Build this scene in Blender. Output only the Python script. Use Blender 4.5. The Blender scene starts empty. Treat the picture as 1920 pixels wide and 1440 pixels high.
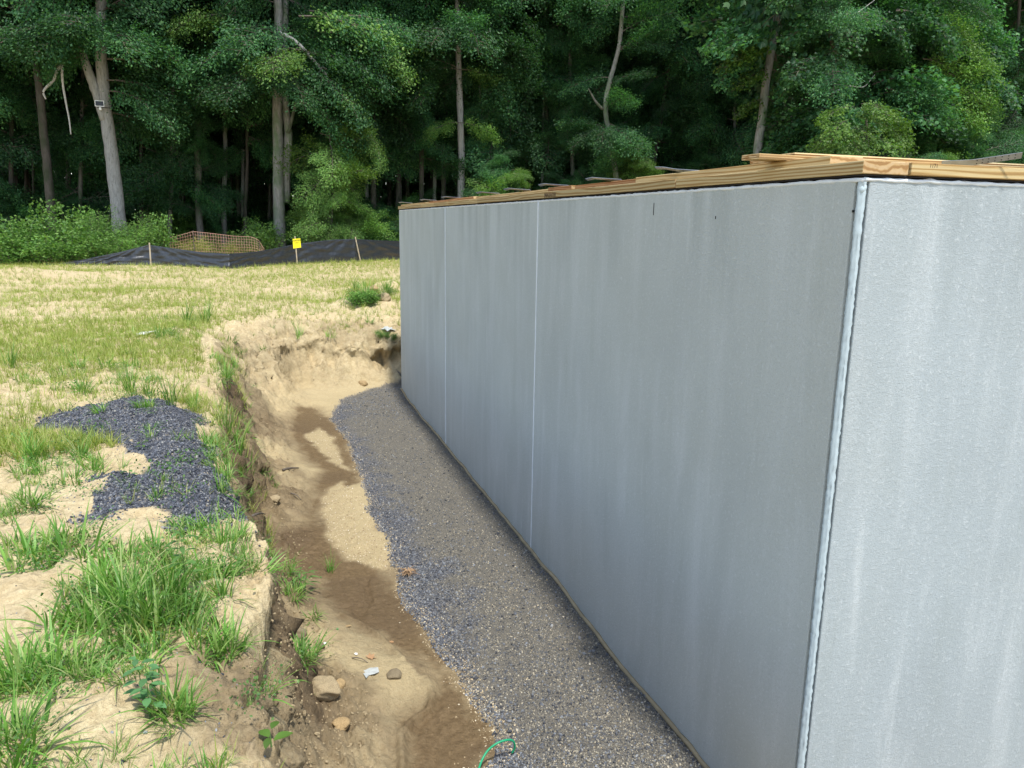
import bpy, math, random
import numpy as np
from mathutils import Vector, Matrix, Euler
random.seed(7); RNG = np.random.default_rng(7)
sc = bpy.context.scene
COL = sc.collection

# ------------------------------------------------------------------ camera
CX, CY, F = 960., 720., 1432.          # photograph is 1920 x 1440
VV = np.array([-108., 6820., F]); VV /= np.linalg.norm(VV)
V1 = np.array([-466., -308., F])
Zc = -VV; Yc = V1 - Zc*(V1@Zc); Yc /= np.linalg.norm(Yc); Xc = np.cross(Yc, Zc)
R = np.stack([Xc, Yc, Zc])             # world = R @ cam(x right, y down, z forward)
CAMH = 2.52
C0 = np.array([0, 0, CAMH])
cam = bpy.data.cameras.new('camera'); camo = bpy.data.objects.new('camera', cam); COL.objects.link(camo)
Mx = Matrix([list(R[:, 0]), list(-R[:, 1]), list(-R[:, 2])]).transposed().to_4x4()
Mx.translation = Vector(C0); camo.matrix_world = Mx
cam.sensor_width = 36; cam.lens = F/1920*36; cam.clip_end = 1000; cam.clip_start = 0.05
sc.camera = camo

# ------------------------------------------------------------------ light
SUN_EL, SUN_AZ = math.radians(66), math.radians(174)   # azimuth clockwise from +Y
w = bpy.data.worlds.new('World'); sc.world = w; w.use_nodes = True
nt = w.node_tree; bg = nt.nodes['Background']; sky = nt.nodes.new('ShaderNodeTexSky')
sky.sky_type = 'NISHITA'; sky.sun_disc = False; sky.sun_elevation = SUN_EL; sky.sun_rotation = SUN_AZ
sky.air_density = 1.0; sky.dust_density = .35; sky.ozone_density = 1.0
bw_ = nt.nodes.new('ShaderNodeRGBToBW'); nt.links.new(sky.outputs[0], bw_.inputs[0]); hz_ = nt.nodes.new('ShaderNodeMix'); hz_.data_type = 'RGBA'; hz_.inputs[0].default_value = .38; nt.links.new(sky.outputs[0], hz_.inputs[6]); nt.links.new(bw_.outputs[0], hz_.inputs[7]); nt.links.new(hz_.outputs[2], bg.inputs[0]); bg.inputs[1].default_value = 0.15
sl = bpy.data.lights.new('sun', 'SUN'); so = bpy.data.objects.new('sun', sl); COL.objects.link(so)
sl.energy = 2.3; sl.angle = math.radians(4); sl.color = (1, .955, .88)
sd = Vector((math.sin(SUN_AZ)*math.cos(SUN_EL), math.cos(SUN_AZ)*math.cos(SUN_EL), math.sin(SUN_EL)))
so.rotation_euler = sd.to_track_quat('Z', 'Y').to_euler(); so.location = (0, -5, 30)
sc.view_settings.view_transform = 'Standard'; sc.view_settings.look = 'None'
sc.view_settings.exposure = 1.2; sc.view_settings.gamma = 1; sc.view_settings.use_curve_mapping = False
sc.cycles.max_bounces = 8; sc.cycles.transparent_max_bounces = 4

# ------------------------------------------------------------------ helpers
def ray(px, py): return R @ np.array([px-CX, py-CY, F])
def unz(px, py, z): r = ray(px, py); return C0 + r*((z-CAMH)/r[2])
def uny(px, py, y): r = ray(px, py); return C0 + r*(y/r[1])
def unx(px, py, x): r = ray(px, py); return C0 + r*(x/r[0])

def tag(o, label=None, cat=None, group=None, kind=None):
    if label: o['label'] = label
    if cat: o['category'] = cat
    if group: o['group'] = group
    if kind: o['kind'] = kind
    return o
def empty(name, loc, label, cat, group=None, rz=0):
    o = bpy.data.objects.new(name, None); COL.objects.link(o); o.location = Vector(loc)
    o.rotation_euler = (0, 0, rz); o.empty_display_size = .1
    return tag(o, label, cat, group)
def mkmesh(name, V, Fc, mats=(), midx=None, smooth=False):
    """V (n,3); Fc = list of face arrays (k,3)/(k,4) or a ragged list"""
    V = np.asarray(V, dtype=np.float32)
    me = bpy.data.meshes.new(name)
    arrs = Fc if isinstance(Fc, list) and len(Fc) and isinstance(Fc[0], np.ndarray) and Fc[0].ndim == 2 else None
    if arrs is None and isinstance(Fc, np.ndarray): arrs = [Fc]
    if arrs is None:
        me.from_pydata([tuple(map(float, v)) for v in V], [], [tuple(map(int, f)) for f in Fc])
    else:
        loops = np.concatenate([a.ravel() for a in arrs]).astype(np.int32)
        tot = np.concatenate([np.full(len(a), a.shape[1]) for a in arrs]).astype(np.int32)
        st = np.concatenate([[0], np.cumsum(tot)[:-1]]).astype(np.int32)
        me.vertices.add(len(V)); me.vertices.foreach_set('co', V.ravel())
        me.loops.add(len(loops)); me.loops.foreach_set('vertex_index', loops)
        me.polygons.add(len(tot)); me.polygons.foreach_set('loop_start', st); me.polygons.foreach_set('loop_total', tot)
    for m in mats: me.materials.append(m)
    if midx is not None: me.polygons.foreach_set('material_index', np.asarray(midx, dtype=np.int32))
    me.polygons.foreach_set('use_smooth', np.full(len(me.polygons), bool(smooth)))
    me.update(calc_edges=True); me.validate()
    return me
def ob(name, me, parent=None, loc=(0, 0, 0)):
    o = bpy.data.objects.new(name, me); COL.objects.link(o); o.location = Vector(loc)
    if parent: o.parent = parent
    return o

class MB:
    def __init__(s): s.V = []; s.F3 = []; s.F4 = []; s.n = 0
    def add(s, V, F4=None, F3=None):
        V = np.asarray(V, float); s.V.append(V)
        if F4 is not None and len(F4): s.F4.append(np.asarray(F4)+s.n)
        if F3 is not None and len(F3): s.F3.append(np.asarray(F3)+s.n)
        s.n += len(V)
    def mesh(s, name, mats, smooth=False):
        Fs = []
        if s.F4: Fs.append(np.concatenate(s.F4))
        if s.F3: Fs.append(np.concatenate(s.F3))
        return mkmesh(name, np.concatenate(s.V), Fs, mats, smooth=smooth)
BOXF = np.array([[0, 3, 2, 1], [4, 5, 6, 7], [0, 1, 5, 4], [1, 2, 6, 5], [2, 3, 7, 6], [3, 0, 4, 7]])
def boxv(x0, x1, y0, y1, z0, z1):
    return np.array([[x0, y0, z0], [x1, y0, z0], [x1, y1, z0], [x0, y1, z0], [x0, y0, z1], [x1, y0, z1], [x1, y1, z1], [x0, y1, z1]], float)
def tube(path, rad, n=8, cap=True, wob=0.0, rng=None):
    P = np.asarray(path, float); m = len(P); rad = np.broadcast_to(np.asarray(rad, float), (m,))
    T = np.gradient(P, axis=0); T /= np.linalg.norm(T, axis=1)[:, None]+1e-9
    ref = np.array([0, 0, 1.]) if abs(T[0][2]) < .8 else np.array([1., 0, 0])
    V = []
    for i in range(m):
        a = np.cross(T[i], ref); a /= np.linalg.norm(a)+1e-9; b = np.cross(T[i], a)
        an = np.linspace(0, 2*np.pi, n, endpoint=False)
        r = np.full(n, rad[i])
        if wob: r = r*(1+wob*rng.standard_normal(n))
        V.append(P[i]+np.outer(np.cos(an)*r, a)+np.outer(np.sin(an)*r, b))
    V = np.concatenate(V)
    i, j = np.meshgrid(np.arange(m-1), np.arange(n), indexing='ij'); i = i.ravel(); j = j.ravel(); k = (j+1) % n
    Fq = np.stack([i*n+j, i*n+k, (i+1)*n+k, (i+1)*n+j], 1)
    F3 = []
    if cap:
        V = np.concatenate([V, P[:1], P[-1:]])
        for j in range(n):
            F3.append([m*n, (j+1) % n, j]); F3.append([m*n+1, (m-1)*n+j, (m-1)*n+(j+1) % n])
    return V, Fq, (np.array(F3) if F3 else None)
def bevel(o, wd=.004, seg=2):
    m = o.modifiers.new('bevel', 'BEVEL'); m.width = wd; m.segments = seg; m.limit_method = 'ANGLE'; return o

# ---- numpy noise
_perm = np.random.default_rng(3).permutation(4096)
def _h(i, j, s): return _perm[(_perm[(i+s*131) & 4095]+j) & 4095]/4095.
def vnoise(x, y, s=0):
    xi = np.floor(x).astype(int); yi = np.floor(y).astype(int); fx = x-xi; fy = y-yi
    fx = fx*fx*fx*(fx*(fx*6-15)+10); fy = fy*fy*fy*(fy*(fy*6-15)+10)
    a = _h(xi, yi, s); b = _h(xi+1, yi, s); c = _h(xi, yi+1, s); d = _h(xi+1, yi+1, s)
    return (a+(b-a)*fx)*(1-fy)+(c+(d-c)*fx)*fy
def fbm(x, y, f=1., o=4, s=0, g=.5):
    v = 0; a = 1; t = 0
    for k in range(o):
        c, si = math.cos(.6*k+.3), math.sin(.6*k+.3)
        v = v+a*(vnoise((x*c-y*si)*f+17.3*k, (x*si+y*c)*f-9.1*k, s+k)*2-1); t += a; a *= g; f *= 2.03
    return v/t
def ridged(x, y, f=1., o=4, s=0):
    v = 0; a = 1; t = 0
    for k in range(o):
        v = v+a*(1-np.abs(vnoise(x*f+5*k, y*f+7*k, s+k)*2-1)*1.6); t += a; a *= .5; f *= 2.1
    return v/t
def sstep(a, b, x): t = np.clip((x-a)/(b-a), 0, 1); return t*t*(3-2*t)
def sdf(P, x, y):
    """signed distance, positive inside the closed polygon P"""
    P = np.asarray(P, float); x = np.asarray(x, float); y = np.asarray(y, float)
    d = np.full(x.shape, 1e9); ins = np.zeros(x.shape, bool)
    for i in range(len(P)):
        a = P[i]; b = P[(i+1) % len(P)]; e = b-a
        t = np.clip(((x-a[0])*e[0]+(y-a[1])*e[1])/(e@e+1e-12), 0, 1)
        d = np.minimum(d, np.hypot(x-a[0]-t*e[0], y-a[1]-t*e[1]))
        c = ((a[1] > y) != (b[1] > y)) & (x < e[0]*(y-a[1])/(e[1]+1e-12)+a[0])
        ins ^= c
    return np.where(ins, d, -d)
def pdist(P, x, y):
    P = np.asarray(P, float); d = np.full(np.shape(x), 1e9)
    for i in range(len(P)-1):
        a = P[i]; b = P[i+1]; e = b-a
        t = np.clip(((x-a[0])*e[0]+(y-a[1])*e[1])/(e@e+1e-12), 0, 1)
        d = np.minimum(d, np.hypot(x-a[0]-t*e[0], y-a[1]-t*e[1]))
    return d
def wpoly(L, z): return [tuple(unz(px, py, z)[:2]) for px, py in L]

# ------------------------------------------------------------------ materials
class N:
    def __init__(s, name):
        s.m = bpy.data.materials.new(name); s.m.use_nodes = True; s.t = s.m.node_tree; s.b = s.t.nodes['Principled BSDF']
        s.b.inputs['Roughness'].default_value = .8; s.b.inputs['Specular IOR Level'].default_value = .3
    def n(s, ty, **k):
        nd = s.t.nodes.new(ty)
        for a, v in k.items():
            if a.startswith('_'): nd.inputs[a[1:].replace('_', ' ')].default_value = v
            else: setattr(nd, a, v)
        return nd
    def l(s, a, b): s.t.links.new(a, b); return s
    def coord(s, kind='Object', scale=(1, 1, 1)):
        tc = s.n('ShaderNodeTexCoord'); mp = s.n('ShaderNodeMapping'); mp.inputs['Scale'].default_value = scale
        s.l(tc.outputs[kind], mp.inputs[0]); return mp.outputs[0]
    def noise(s, vec, sc_, det=4, rough=.6, dist=0):
        nd = s.n('ShaderNodeTexNoise', _Scale=sc_, _Detail=det, _Roughness=rough, _Distortion=dist); s.l(vec, nd.inputs['Vector']); return nd.outputs['Fac']
    def ramp(s, fac, stops):
        r = s.n('ShaderNodeValToRGB'); e = r.color_ramp.elements
        while len(e) > 1: e.remove(e[-1])
        e[0].position = stops[0][0]; e[0].color = (*stops[0][1], 1) if len(stops[0][1]) == 3 else stops[0][1]
        for p, c in stops[1:]: q = e.new(p); q.color = (*c, 1)
        s.l(fac, r.inputs[0]); return r.outputs[0]
    def mix(s, fac, a, b, mode='MIX'):
        m = s.n('ShaderNodeMix', data_type='RGBA', blend_type=mode)
        for v, i in ((fac, 0), (a, 6), (b, 7)):
            if isinstance(v, (int, float)): m.inputs[i].default_value = v
            elif isinstance(v, tuple): m.inputs[i].default_value = (*v, 1)
            else: s.l(v, m.inputs[i])
        return m.outputs[2]
    def math(s, op, a, b=0.):
        m = s.n('ShaderNodeMath', operation=op)
        for v, i in ((a, 0), (b, 1)):
            if isinstance(v, (int, float)): m.inputs[i].default_value = v
            else: s.l(v, m.inputs[i])
        return m.outputs[0]
    def bump(s, h, strength=.3, dist=.01, prev=None):
        b = s.n('ShaderNodeBump', _Strength=strength, _Distance=dist); s.l(h, b.inputs['Height'])
        if prev: s.l(prev, b.inputs['Normal'])
        return b.outputs[0]
    def attr(s, name): a = s.n('ShaderNodeAttribute', attribute_name=name); return a.outputs['Fac']
    def col(s, c): s.l(c, s.b.inputs['Base Color']) if not isinstance(c, tuple) else setattr(s.b.inputs['Base Color'], 'default_value', (*c, 1)); return s
    def nor(s, c): s.l(c, s.b.inputs['Normal']); return s
    def rough(s, v):
        if isinstance(v, (int, float)): s.b.inputs['Roughness'].default_value = v
        else: s.l(v, s.b.inputs['Roughness'])
        return s
def plain(name, c, rough=.8, var=.25, sc_=8, metal=0):
    q = N(name); v = q.coord(); f = q.noise(v, sc_, 5)
    q.col(q.ramp(f, [(.3, tuple(x*(1-var) for x in c)), (.7, tuple(min(1, x*(1+var)) for x in c))])); q.rough(rough)
    q.b.inputs['Metallic'].default_value = metal
    q.nor(q.bump(f, .3, .005)); return q.m

def leaf_mat(name, cols, trans=.35, rough=.5, spread=.5):
    q = N(name); g = q.n('ShaderNodeNewGeometry'); oi = q.n('ShaderNodeObjectInfo')
    c1 = q.ramp(g.outputs['Random Per Island'], [(i/(len(cols)-1), c) for i, c in enumerate(cols)])
    r = q.math('ADD', q.math('MULTIPLY', oi.outputs['Random'], spread), 1-spread/2)
    hs = q.n('ShaderNodeHueSaturation'); q.l(r, hs.inputs['Value']); q.l(c1, hs.inputs['Color'])
    c = hs.outputs[0]
    q.col(c).rough(rough); q.b.inputs['Specular IOR Level'].default_value = .35
    tr = q.n('ShaderNodeBsdfTranslucent'); c2 = q.mix(1., c, (1.15, 1.3, .5), 'MULTIPLY'); q.l(c2, tr.inputs[0])
    mx = q.n('ShaderNodeMixShader'); mx.inputs[0].default_value = trans
    q.l(q.b.outputs[0], mx.inputs[1]); q.l(tr.outputs[0], mx.inputs[2])
    q.l(mx.outputs[0], q.t.nodes['Material Output'].inputs[0]); return q.m
L_FOREST = leaf_mat('forest leaf', [(.022, .075, .032), (.038, .120, .046), (.058, .165, .058), (.10, .225, .07)], .42, .5, .85)
L_LIGHT = leaf_mat('young leaf', [(.05, .12, .022), (.09, .18, .032), (.14, .23, .045)], .4)
L_SHRUB = leaf_mat('shrub leaf', [(.075, .18, .04), (.13, .27, .055), (.22, .36, .09)], .35)
G_NEAR = leaf_mat('grass blade', [(.08, .20, .03), (.12, .27, .045), (.17, .34, .06), (.26, .40, .10), (.40, .42, .20)], .35, .45, .45)
G_FIELD = leaf_mat('field grass blade', [(.15, .25, .035), (.22, .32, .045), (.30, .37, .07), (.40, .40, .14)], .35, .5, .4)
L_WEED = leaf_mat('weed leaf', [(.08, .19, .05), (.11, .23, .06), (.15, .26, .07)], .35)

def bark(name, c, moss=.0):
    q = N(name); v = q.coord('Object', (6, 6, 1.2)); f = q.noise(v, 3.5, 8, .65, .6); v2 = q.coord('Object', (1, 1, .5)); f2 = q.noise(v2, 2.2, 4)
    a = q.ramp(f, [(.30, tuple(x*.35 for x in c)), (.45, tuple(x*.8 for x in c)), (.62, c), (.8, tuple(min(1, x*1.35) for x in c))])
    b = q.mix(q.ramp(f2, [(.45, (0, 0, 0)), (.62, (1, 1, 1))]), a, (c[0]*.45, c[1]*.62, c[2]*.40)) if moss else a
    q.col(b).rough(.9); q.nor(q.bump(f, .9, .03)); return q.m
B_PALE = bark('pale bark', (.34, .33, .31)); B_GREY = bark('light grey bark', (.28, .27, .245), 1); B_MID = bark('grey bark', (.19, .175, .15), 1); B_DARK = bark('brown bark', (.10, .085, .07), 1)
TWIG = plain('twig', (.12, .10, .08)); DEAD = plain('dead wood', (.42, .40, .37))

# ground
q = N('ground'); co = q.coord()
mud, grav, clay, fine, pile, wet, lit = (q.attr(a) for a in ('mud', 'grav', 'clay', 'fine', 'pile', 'wet', 'litter'))
n1 = q.noise(co, 2.2, 6); n2 = q.noise(co, 28, 6, .7); n3 = q.noise(co, 160, 3, .7); n4 = q.noise(co, 9, 5, .65)
sand = q.ramp(n2, [(.25, (.33, .245, .13)), (.45, (.50, .405, .235)), (.6, (.60, .50, .30)), (.8, (.68, .60, .40))])
sand = q.mix(q.ramp(n1, [(.4, (0, 0, 0)), (.7, (.55, .55, .55))]), sand, (.50, .37, .20))
sand = q.mix(q.ramp(n4, [(.55, (0, 0, 0)), (.72, (.5, .5, .5))]), sand, (.36, .27, .15))
clayc = q.ramp(n4, [(.3, (.11, .08, .045)), (.5, (.21, .155, .085)), (.7, (.34, .26, .155))])
c = q.mix(clay, sand, clayc)
finec = q.ramp(n3, [(.3, (.34, .26, .135)), (.6, (.49, .395, .225)), (.8, (.58, .49, .31))])
c = q.mix(fine, c, finec)
mudc = q.ramp(n2, [(.3, (.115, .075, .034)), (.6, (.18, .122, .06)), (.8, (.235, .165, .088))])
c = q.mix(mud, c, mudc)
vor = q.n('ShaderNodeTexVoronoi', _Scale=130.); q.l(co, vor.inputs['Vector'])
gc = q.ramp(q.math('MULTIPLY', vor.outputs['Color'], 1.), [(.1, (.035, .037, .045)), (.5, (.085, .09, .105)), (.75, (.16, .16, .165)), (.9, (.34, .29, .2))])
gc = q.mix(q.attr('silt'), gc, q.ramp(n3, [(.3, (.075, .07, .058)), (.7, (.23, .205, .155))]))
c = q.mix(q.math('MAXIMUM', grav, pile), c, gc)
c = q.mix(q.math('MULTIPLY', wet, .55), c, (.09, .06, .035))
c = q.mix(lit, c, q.ramp(n2, [(.3, (.018, .016, .01)), (.7, (.06, .045, .028))]))
q.col(c)
rg = q.math('SUBTRACT', .95, q.math('MULTIPLY', mud, .45)); q.rough(rg)
b1 = q.bump(n2, .75, .028); b1 = q.bump(n3, .6, .006, b1); b1 = q.bump(n4, .6, .035, b1)
q.nor(b1); M_GROUND = q.m

def stone_mat(name, stops, rough=.75):
    q = N(name); oi = q.n('ShaderNodeObjectInfo'); q.col(q.ramp(oi.outputs['Random'], stops)).rough(rough); return q.m
S_BLUE = stone_mat('crushed blue stone', [(0, (.038, .041, .049)), (.35, (.088, .095, .109)), (.65, (.155, .166, .184)), (.9, (.20, .215, .235)), (1, (.33, .33, .31))], .6)
S_MIX = stone_mat('mixed grit', [(0, (.045, .048, .053)), (.35, (.105, .11, .115)), (.62, (.20, .19, .16)), (.85, (.33, .295, .22)), (1, (.45, .40, .30))])
S_TAN = stone_mat('tan grit', [(0, (.25, .18, .10)), (.4, (.42, .33, .2)), (.8, (.58, .48, .32)), (1, (.7, .64, .52))])
S_PILE = stone_mat('dark pile stone', [(0, (.03, .034, .042)), (.5, (.075, .083, .102)), (.85, (.15, .16, .18)), (1, (.32, .31, .28))], .6)
M_CLOD = plain('dried clay clod', (.33, .26, .155), .95, .35, 34)

def concrete(name, tint, streak):
    q = N(name); co = q.coord(); cs = q.coord('Object', (5, 5, .75)); cs2 = q.coord('Object', (13, 13, 1.5)); cm = q.coord('Object', (1.6, 1.6, .8))
    s1 = q.noise(cs, 1.2, 5, .6, .25); s2 = q.noise(cs2, 1, 4, .6, .2); s3 = q.noise(cm, 1, 3, .5, .3); g = q.noise(co, 240, 2, .7); g2 = q.noise(co, 70, 4, .7); bl = q.noise(co, 1.1, 4, .55)
    t = tint
    c = q.ramp(s3, [(.3, tuple(x*.92 for x in t)), (.5, t), (.7, tuple(x*1.06 for x in t))])
    c = q.mix(q.ramp(s1, [(.50, (0, 0, 0)), (.80, (streak*.6,)*3)]), c, (.60, .64, .65))
    c = q.mix(q.ramp(s2, [(.60, (0, 0, 0)), (.85, (streak*.5,)*3)]), c, (.66, .70, .70))
    c = q.mix(q.ramp(s1, [(.26, (.3,)*3), (.42, (0, 0, 0))]), c, (t[0]*.68, t[1]*.69, t[2]*.62))
    c = q.mix(q.ramp(bl, [(.5, (0, 0, 0)), (.75, (.25,)*3)]), c, (t[0]*.80, t[1]*.76, t[2]*.66))
    # run-off stains that start under the top edge
    sp = q.n('ShaderNodeSeparateXYZ'); q.l(q.coord(), sp.inputs[0])
    top = q.math('SUBTRACT', 1., q.math('MULTIPLY', q.math('SUBTRACT', 2.69, sp.outputs[2]), 1.7))
    topc = q.n('ShaderNodeClamp'); q.l(top, topc.inputs[0])
    st = q.noise(q.coord('Object', (4.2, 4.2, .3)), 1, 4, .6); st = q.ramp(st, [(.48, (0, 0, 0)), (.68, (.5,)*3)])
    c = q.mix(q.math('MULTIPLY', st, topc.outputs[0]), c, (t[0]*.45, t[1]*.47, t[2]*.44))
    c = q.mix(q.ramp(g, [(.35, (.5,)*3), (.5, (0, 0, 0))]), c, tuple(x*.72 for x in t))
    c = q.mix(q.ramp(g2, [(.56, (0, 0, 0)), (.74, (.5,)*3)]), c, (.62, .66, .67))
    q.col(c).rough(.9); b = q.bump(g2, .5, .005); b = q.bump(g, .7, .0025, b); q.nor(b); return q.m
M_CONC = concrete('precast concrete', (.44, .475, .46), .7)
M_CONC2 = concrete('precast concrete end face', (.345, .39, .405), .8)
M_BEAD = plain('pale edge bead', (.42, .50, .53), .6, .06, 20); M_LIP = plain('white edge lip', (.66, .70, .72), .7, .06, 15)

def wood(name, c, axis='y', ring=True):
    q = N(name); scl = {'y': (9, .55, 9), 'x': (.55, 9, 9), 'e': (6, 6, 6)}[axis]
    oi = q.n('ShaderNodeObjectInfo'); v0 = q.coord('Object', scl)
    add = q.n('ShaderNodeVectorMath', operation='ADD'); q.l(v0, add.inputs[0]); mul = q.math('MULTIPLY', oi.outputs['Random'], 37.); q.l(mul, add.inputs[1]); v = add.outputs[0]
    wv = q.n('ShaderNodeTexWave', wave_type='BANDS', bands_direction='Z', _Scale=2.0, _Distortion=11., _Detail=3., _Detail_Scale=.8); q.l(v, wv.inputs['Vector'])
    f = q.noise(v, 8, 5, .65)
    a = q.ramp(wv.outputs['Fac'], [(.25, c), (.6, tuple(x*y for x, y in zip(c, (.93, .85, .7)))), (.85, tuple(x*y for x, y in zip(c, (.62, .50, .38))))])
    a = q.mix(q.ramp(f, [(.5, (0, 0, 0)), (.75, (.5,)*3)]), a, tuple(x*y for x, y in zip(c, (.7, .58, .45))))
    hs = q.n('ShaderNodeHueSaturation'); q.l(a, hs.inputs['Color']); q.l(q.math('ADD', q.math('MULTIPLY', oi.outputs['Random'], .35), .82), hs.inputs['Value'])
    q.b.inputs['Specular IOR Level'].default_value = .12; q.col(hs.outputs[0]).rough(.85); q.nor(q.bump(f, .4, .003)); return q.m
W_SIDE = wood('yellow pine', (.47, .37, .20)); W_X = wood('yellow pine crosswise', (.50, .395, .21), 'x'); W_END = wood('pine end grain', (.50, .36, .20), 'e')
W_RED = wood('weathered pine', (.40, .23, .12)); M_PLY1 = wood('light ply', (.66, .52, .30), 'x'); M_PLY2 = wood('dark ply', (.34, .21, .10), 'x')
M_SEAL = plain('dark sill gasket', (.03, .028, .03)); M_METAL = plain('galvanised strap', (.30, .32, .34), .42, .15, 30, .75)
M_INK = plain('black ink', (.02, .02, .02)); M_STAIN = plain('timber stamp ink', (.13, .09, .05))
M_YEL = plain('yellow sign card', (.86, .74, .02), .5, .04); M_STAKE = plain('weathered stake', (.50, .42, .30))
M_WHITE = plain('white plastic', (.75, .75, .74), .5, .05); M_BLACK = plain('dark panel glass', (.012, .013, .02), .2, .1)
q = N('black geotextile'); co = q.coord('Object', (1, 1, 3)); f = q.noise(co, 9, 5); q.col(q.ramp(f, [(.3, (.016, .019, .024)), (.7, (.036, .042, .052))])).rough(.38); q.b.inputs['Specular IOR Level'].default_value = .6
q.nor(q.bump(f, .5, .02)); M_CLOTH = q.m
M_ORANGE = plain('faded orange plastic', (.55, .33, .25), .6, .1); M_GREENW = plain('green plastic tube', (.02, .30, .14), .4, .1)
M_DRY = leaf_mat('dry leaf', [(.30, .17, .08), (.40, .24, .12), (.24, .13, .07)], .15); M_FILM = plain('torn plastic film', (.42, .44, .42), .35, .2, 20)
M_CAULK = plain('tan footing strip', (.34, .27, .16), .9, .2)

# ------------------------------------------------------------------ terrain
WX, WY0, WY1, WH = 1.868, 2.107, 11.255, 2.69
EXC = [(.55, -6), (.5, -2), (.42, 0), (.18, 1.1), (-.02, 1.8), (-.08, 2.27), (-.16, 2.6), (-.14, 3.0), (-.1, 3.3), (-.17, 3.8), (-.22, 4.33), (-.33, 4.9), (-.46, 5.6), (-.5, 6.3), (-.5, 7.2), (-.56, 8.1),
       (-.66, 9.2), (-.72, 10.2), (-.66, 11.4), (-.45, 12.3), (.2, 12.75), (1.1, 12.7), (2.0, 12.65), (5, 12.6), (14, 12.6), (14, -6)]
PIT_GRAVEL = wpoly([(756, 722), (690, 733), (640, 750), (618, 780), (650, 825), (680, 900), (690, 955), (728, 1020), (742, 1080), (762, 1130), (805, 1185), (862, 1262), (915, 1330), (938, 1385), (905, 1440), (860, 1600)], .02) + [(8, 1.0), (8, 11.8), (WX, 11.78)]
MUD = wpoly([(556, 762), (600, 765), (632, 795), (650, 830), (668, 870), (672, 903), (620, 925), (602, 965), (640, 1000), (650, 1035), (720, 1060), (748, 1120), (800, 1190), (850, 1260), (905, 1330), (935, 1400), (900, 1470), (740, 1500), (760, 1400), (765, 1340), (820, 1300), (812, 1240), (750, 1215), (715, 1190), (640, 1160), (610, 1120), (600, 1090), (515, 1080), (512, 1020), (560, 985), (580, 925), (598, 880), (560, 840), (543, 790)], 0)
TAN = wpoly([(612, 915), (640, 900), (676, 930), (700, 985), (742, 1045), (745, 1075), (700, 1062), (650, 1048), (616, 1010), (600, 965)], 0)
TAN2 = wpoly([(568, 815), (600, 800), (622, 812), (640, 850), (655, 880), (630, 872), (600, 850)], 0)
RIDGE1 = wpoly([(640, 1148), (700, 1180), (735, 1210), (757, 1238)], .02)
RIDGE2 = wpoly([(800, 1270), (812, 1300), (805, 1325), (770, 1350), (752, 1380), (755, 1440), (750, 1500)], .02)
PILE = wpoly([(50, 802), (110, 778), (200, 757), (265, 742), (330, 752), (370, 778), (405, 825), (448, 885), (458, 930), (440, 965), (405, 990), (350, 990), (320, 960), (250, 960), (170, 975), (145, 945), (190, 905), (245, 900), (270, 885), (235, 845), (190, 822), (110, 822)], 1.0)
MOUNDS = [(unz(690, 575, 1.0), .75, .22), (unz(725, 545, 1.0), .5, .20), (unz(340, 632, 1.0), .9, .10), (unz(500, 600, 1.0), 1.0, .05), (unz(30, 525, 1.0), 1.6, .26), (unz(170, 520, 1.0), 1.0, .07), (unz(235, 515, 1.0), 1.0, .07), (unz(330, 560, 1.), 1.2, .10), (unz(330, 860, 1.0), .55, .07), (unz(190, 1330, 1.0), .33, .08), (unz(80, 1120, 1.), .3, .05), (unz(250, 1160, 1.), .3, .06), (unz(220, 560, 1.), 1.6, .08)]
TOP = 1.0
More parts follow.
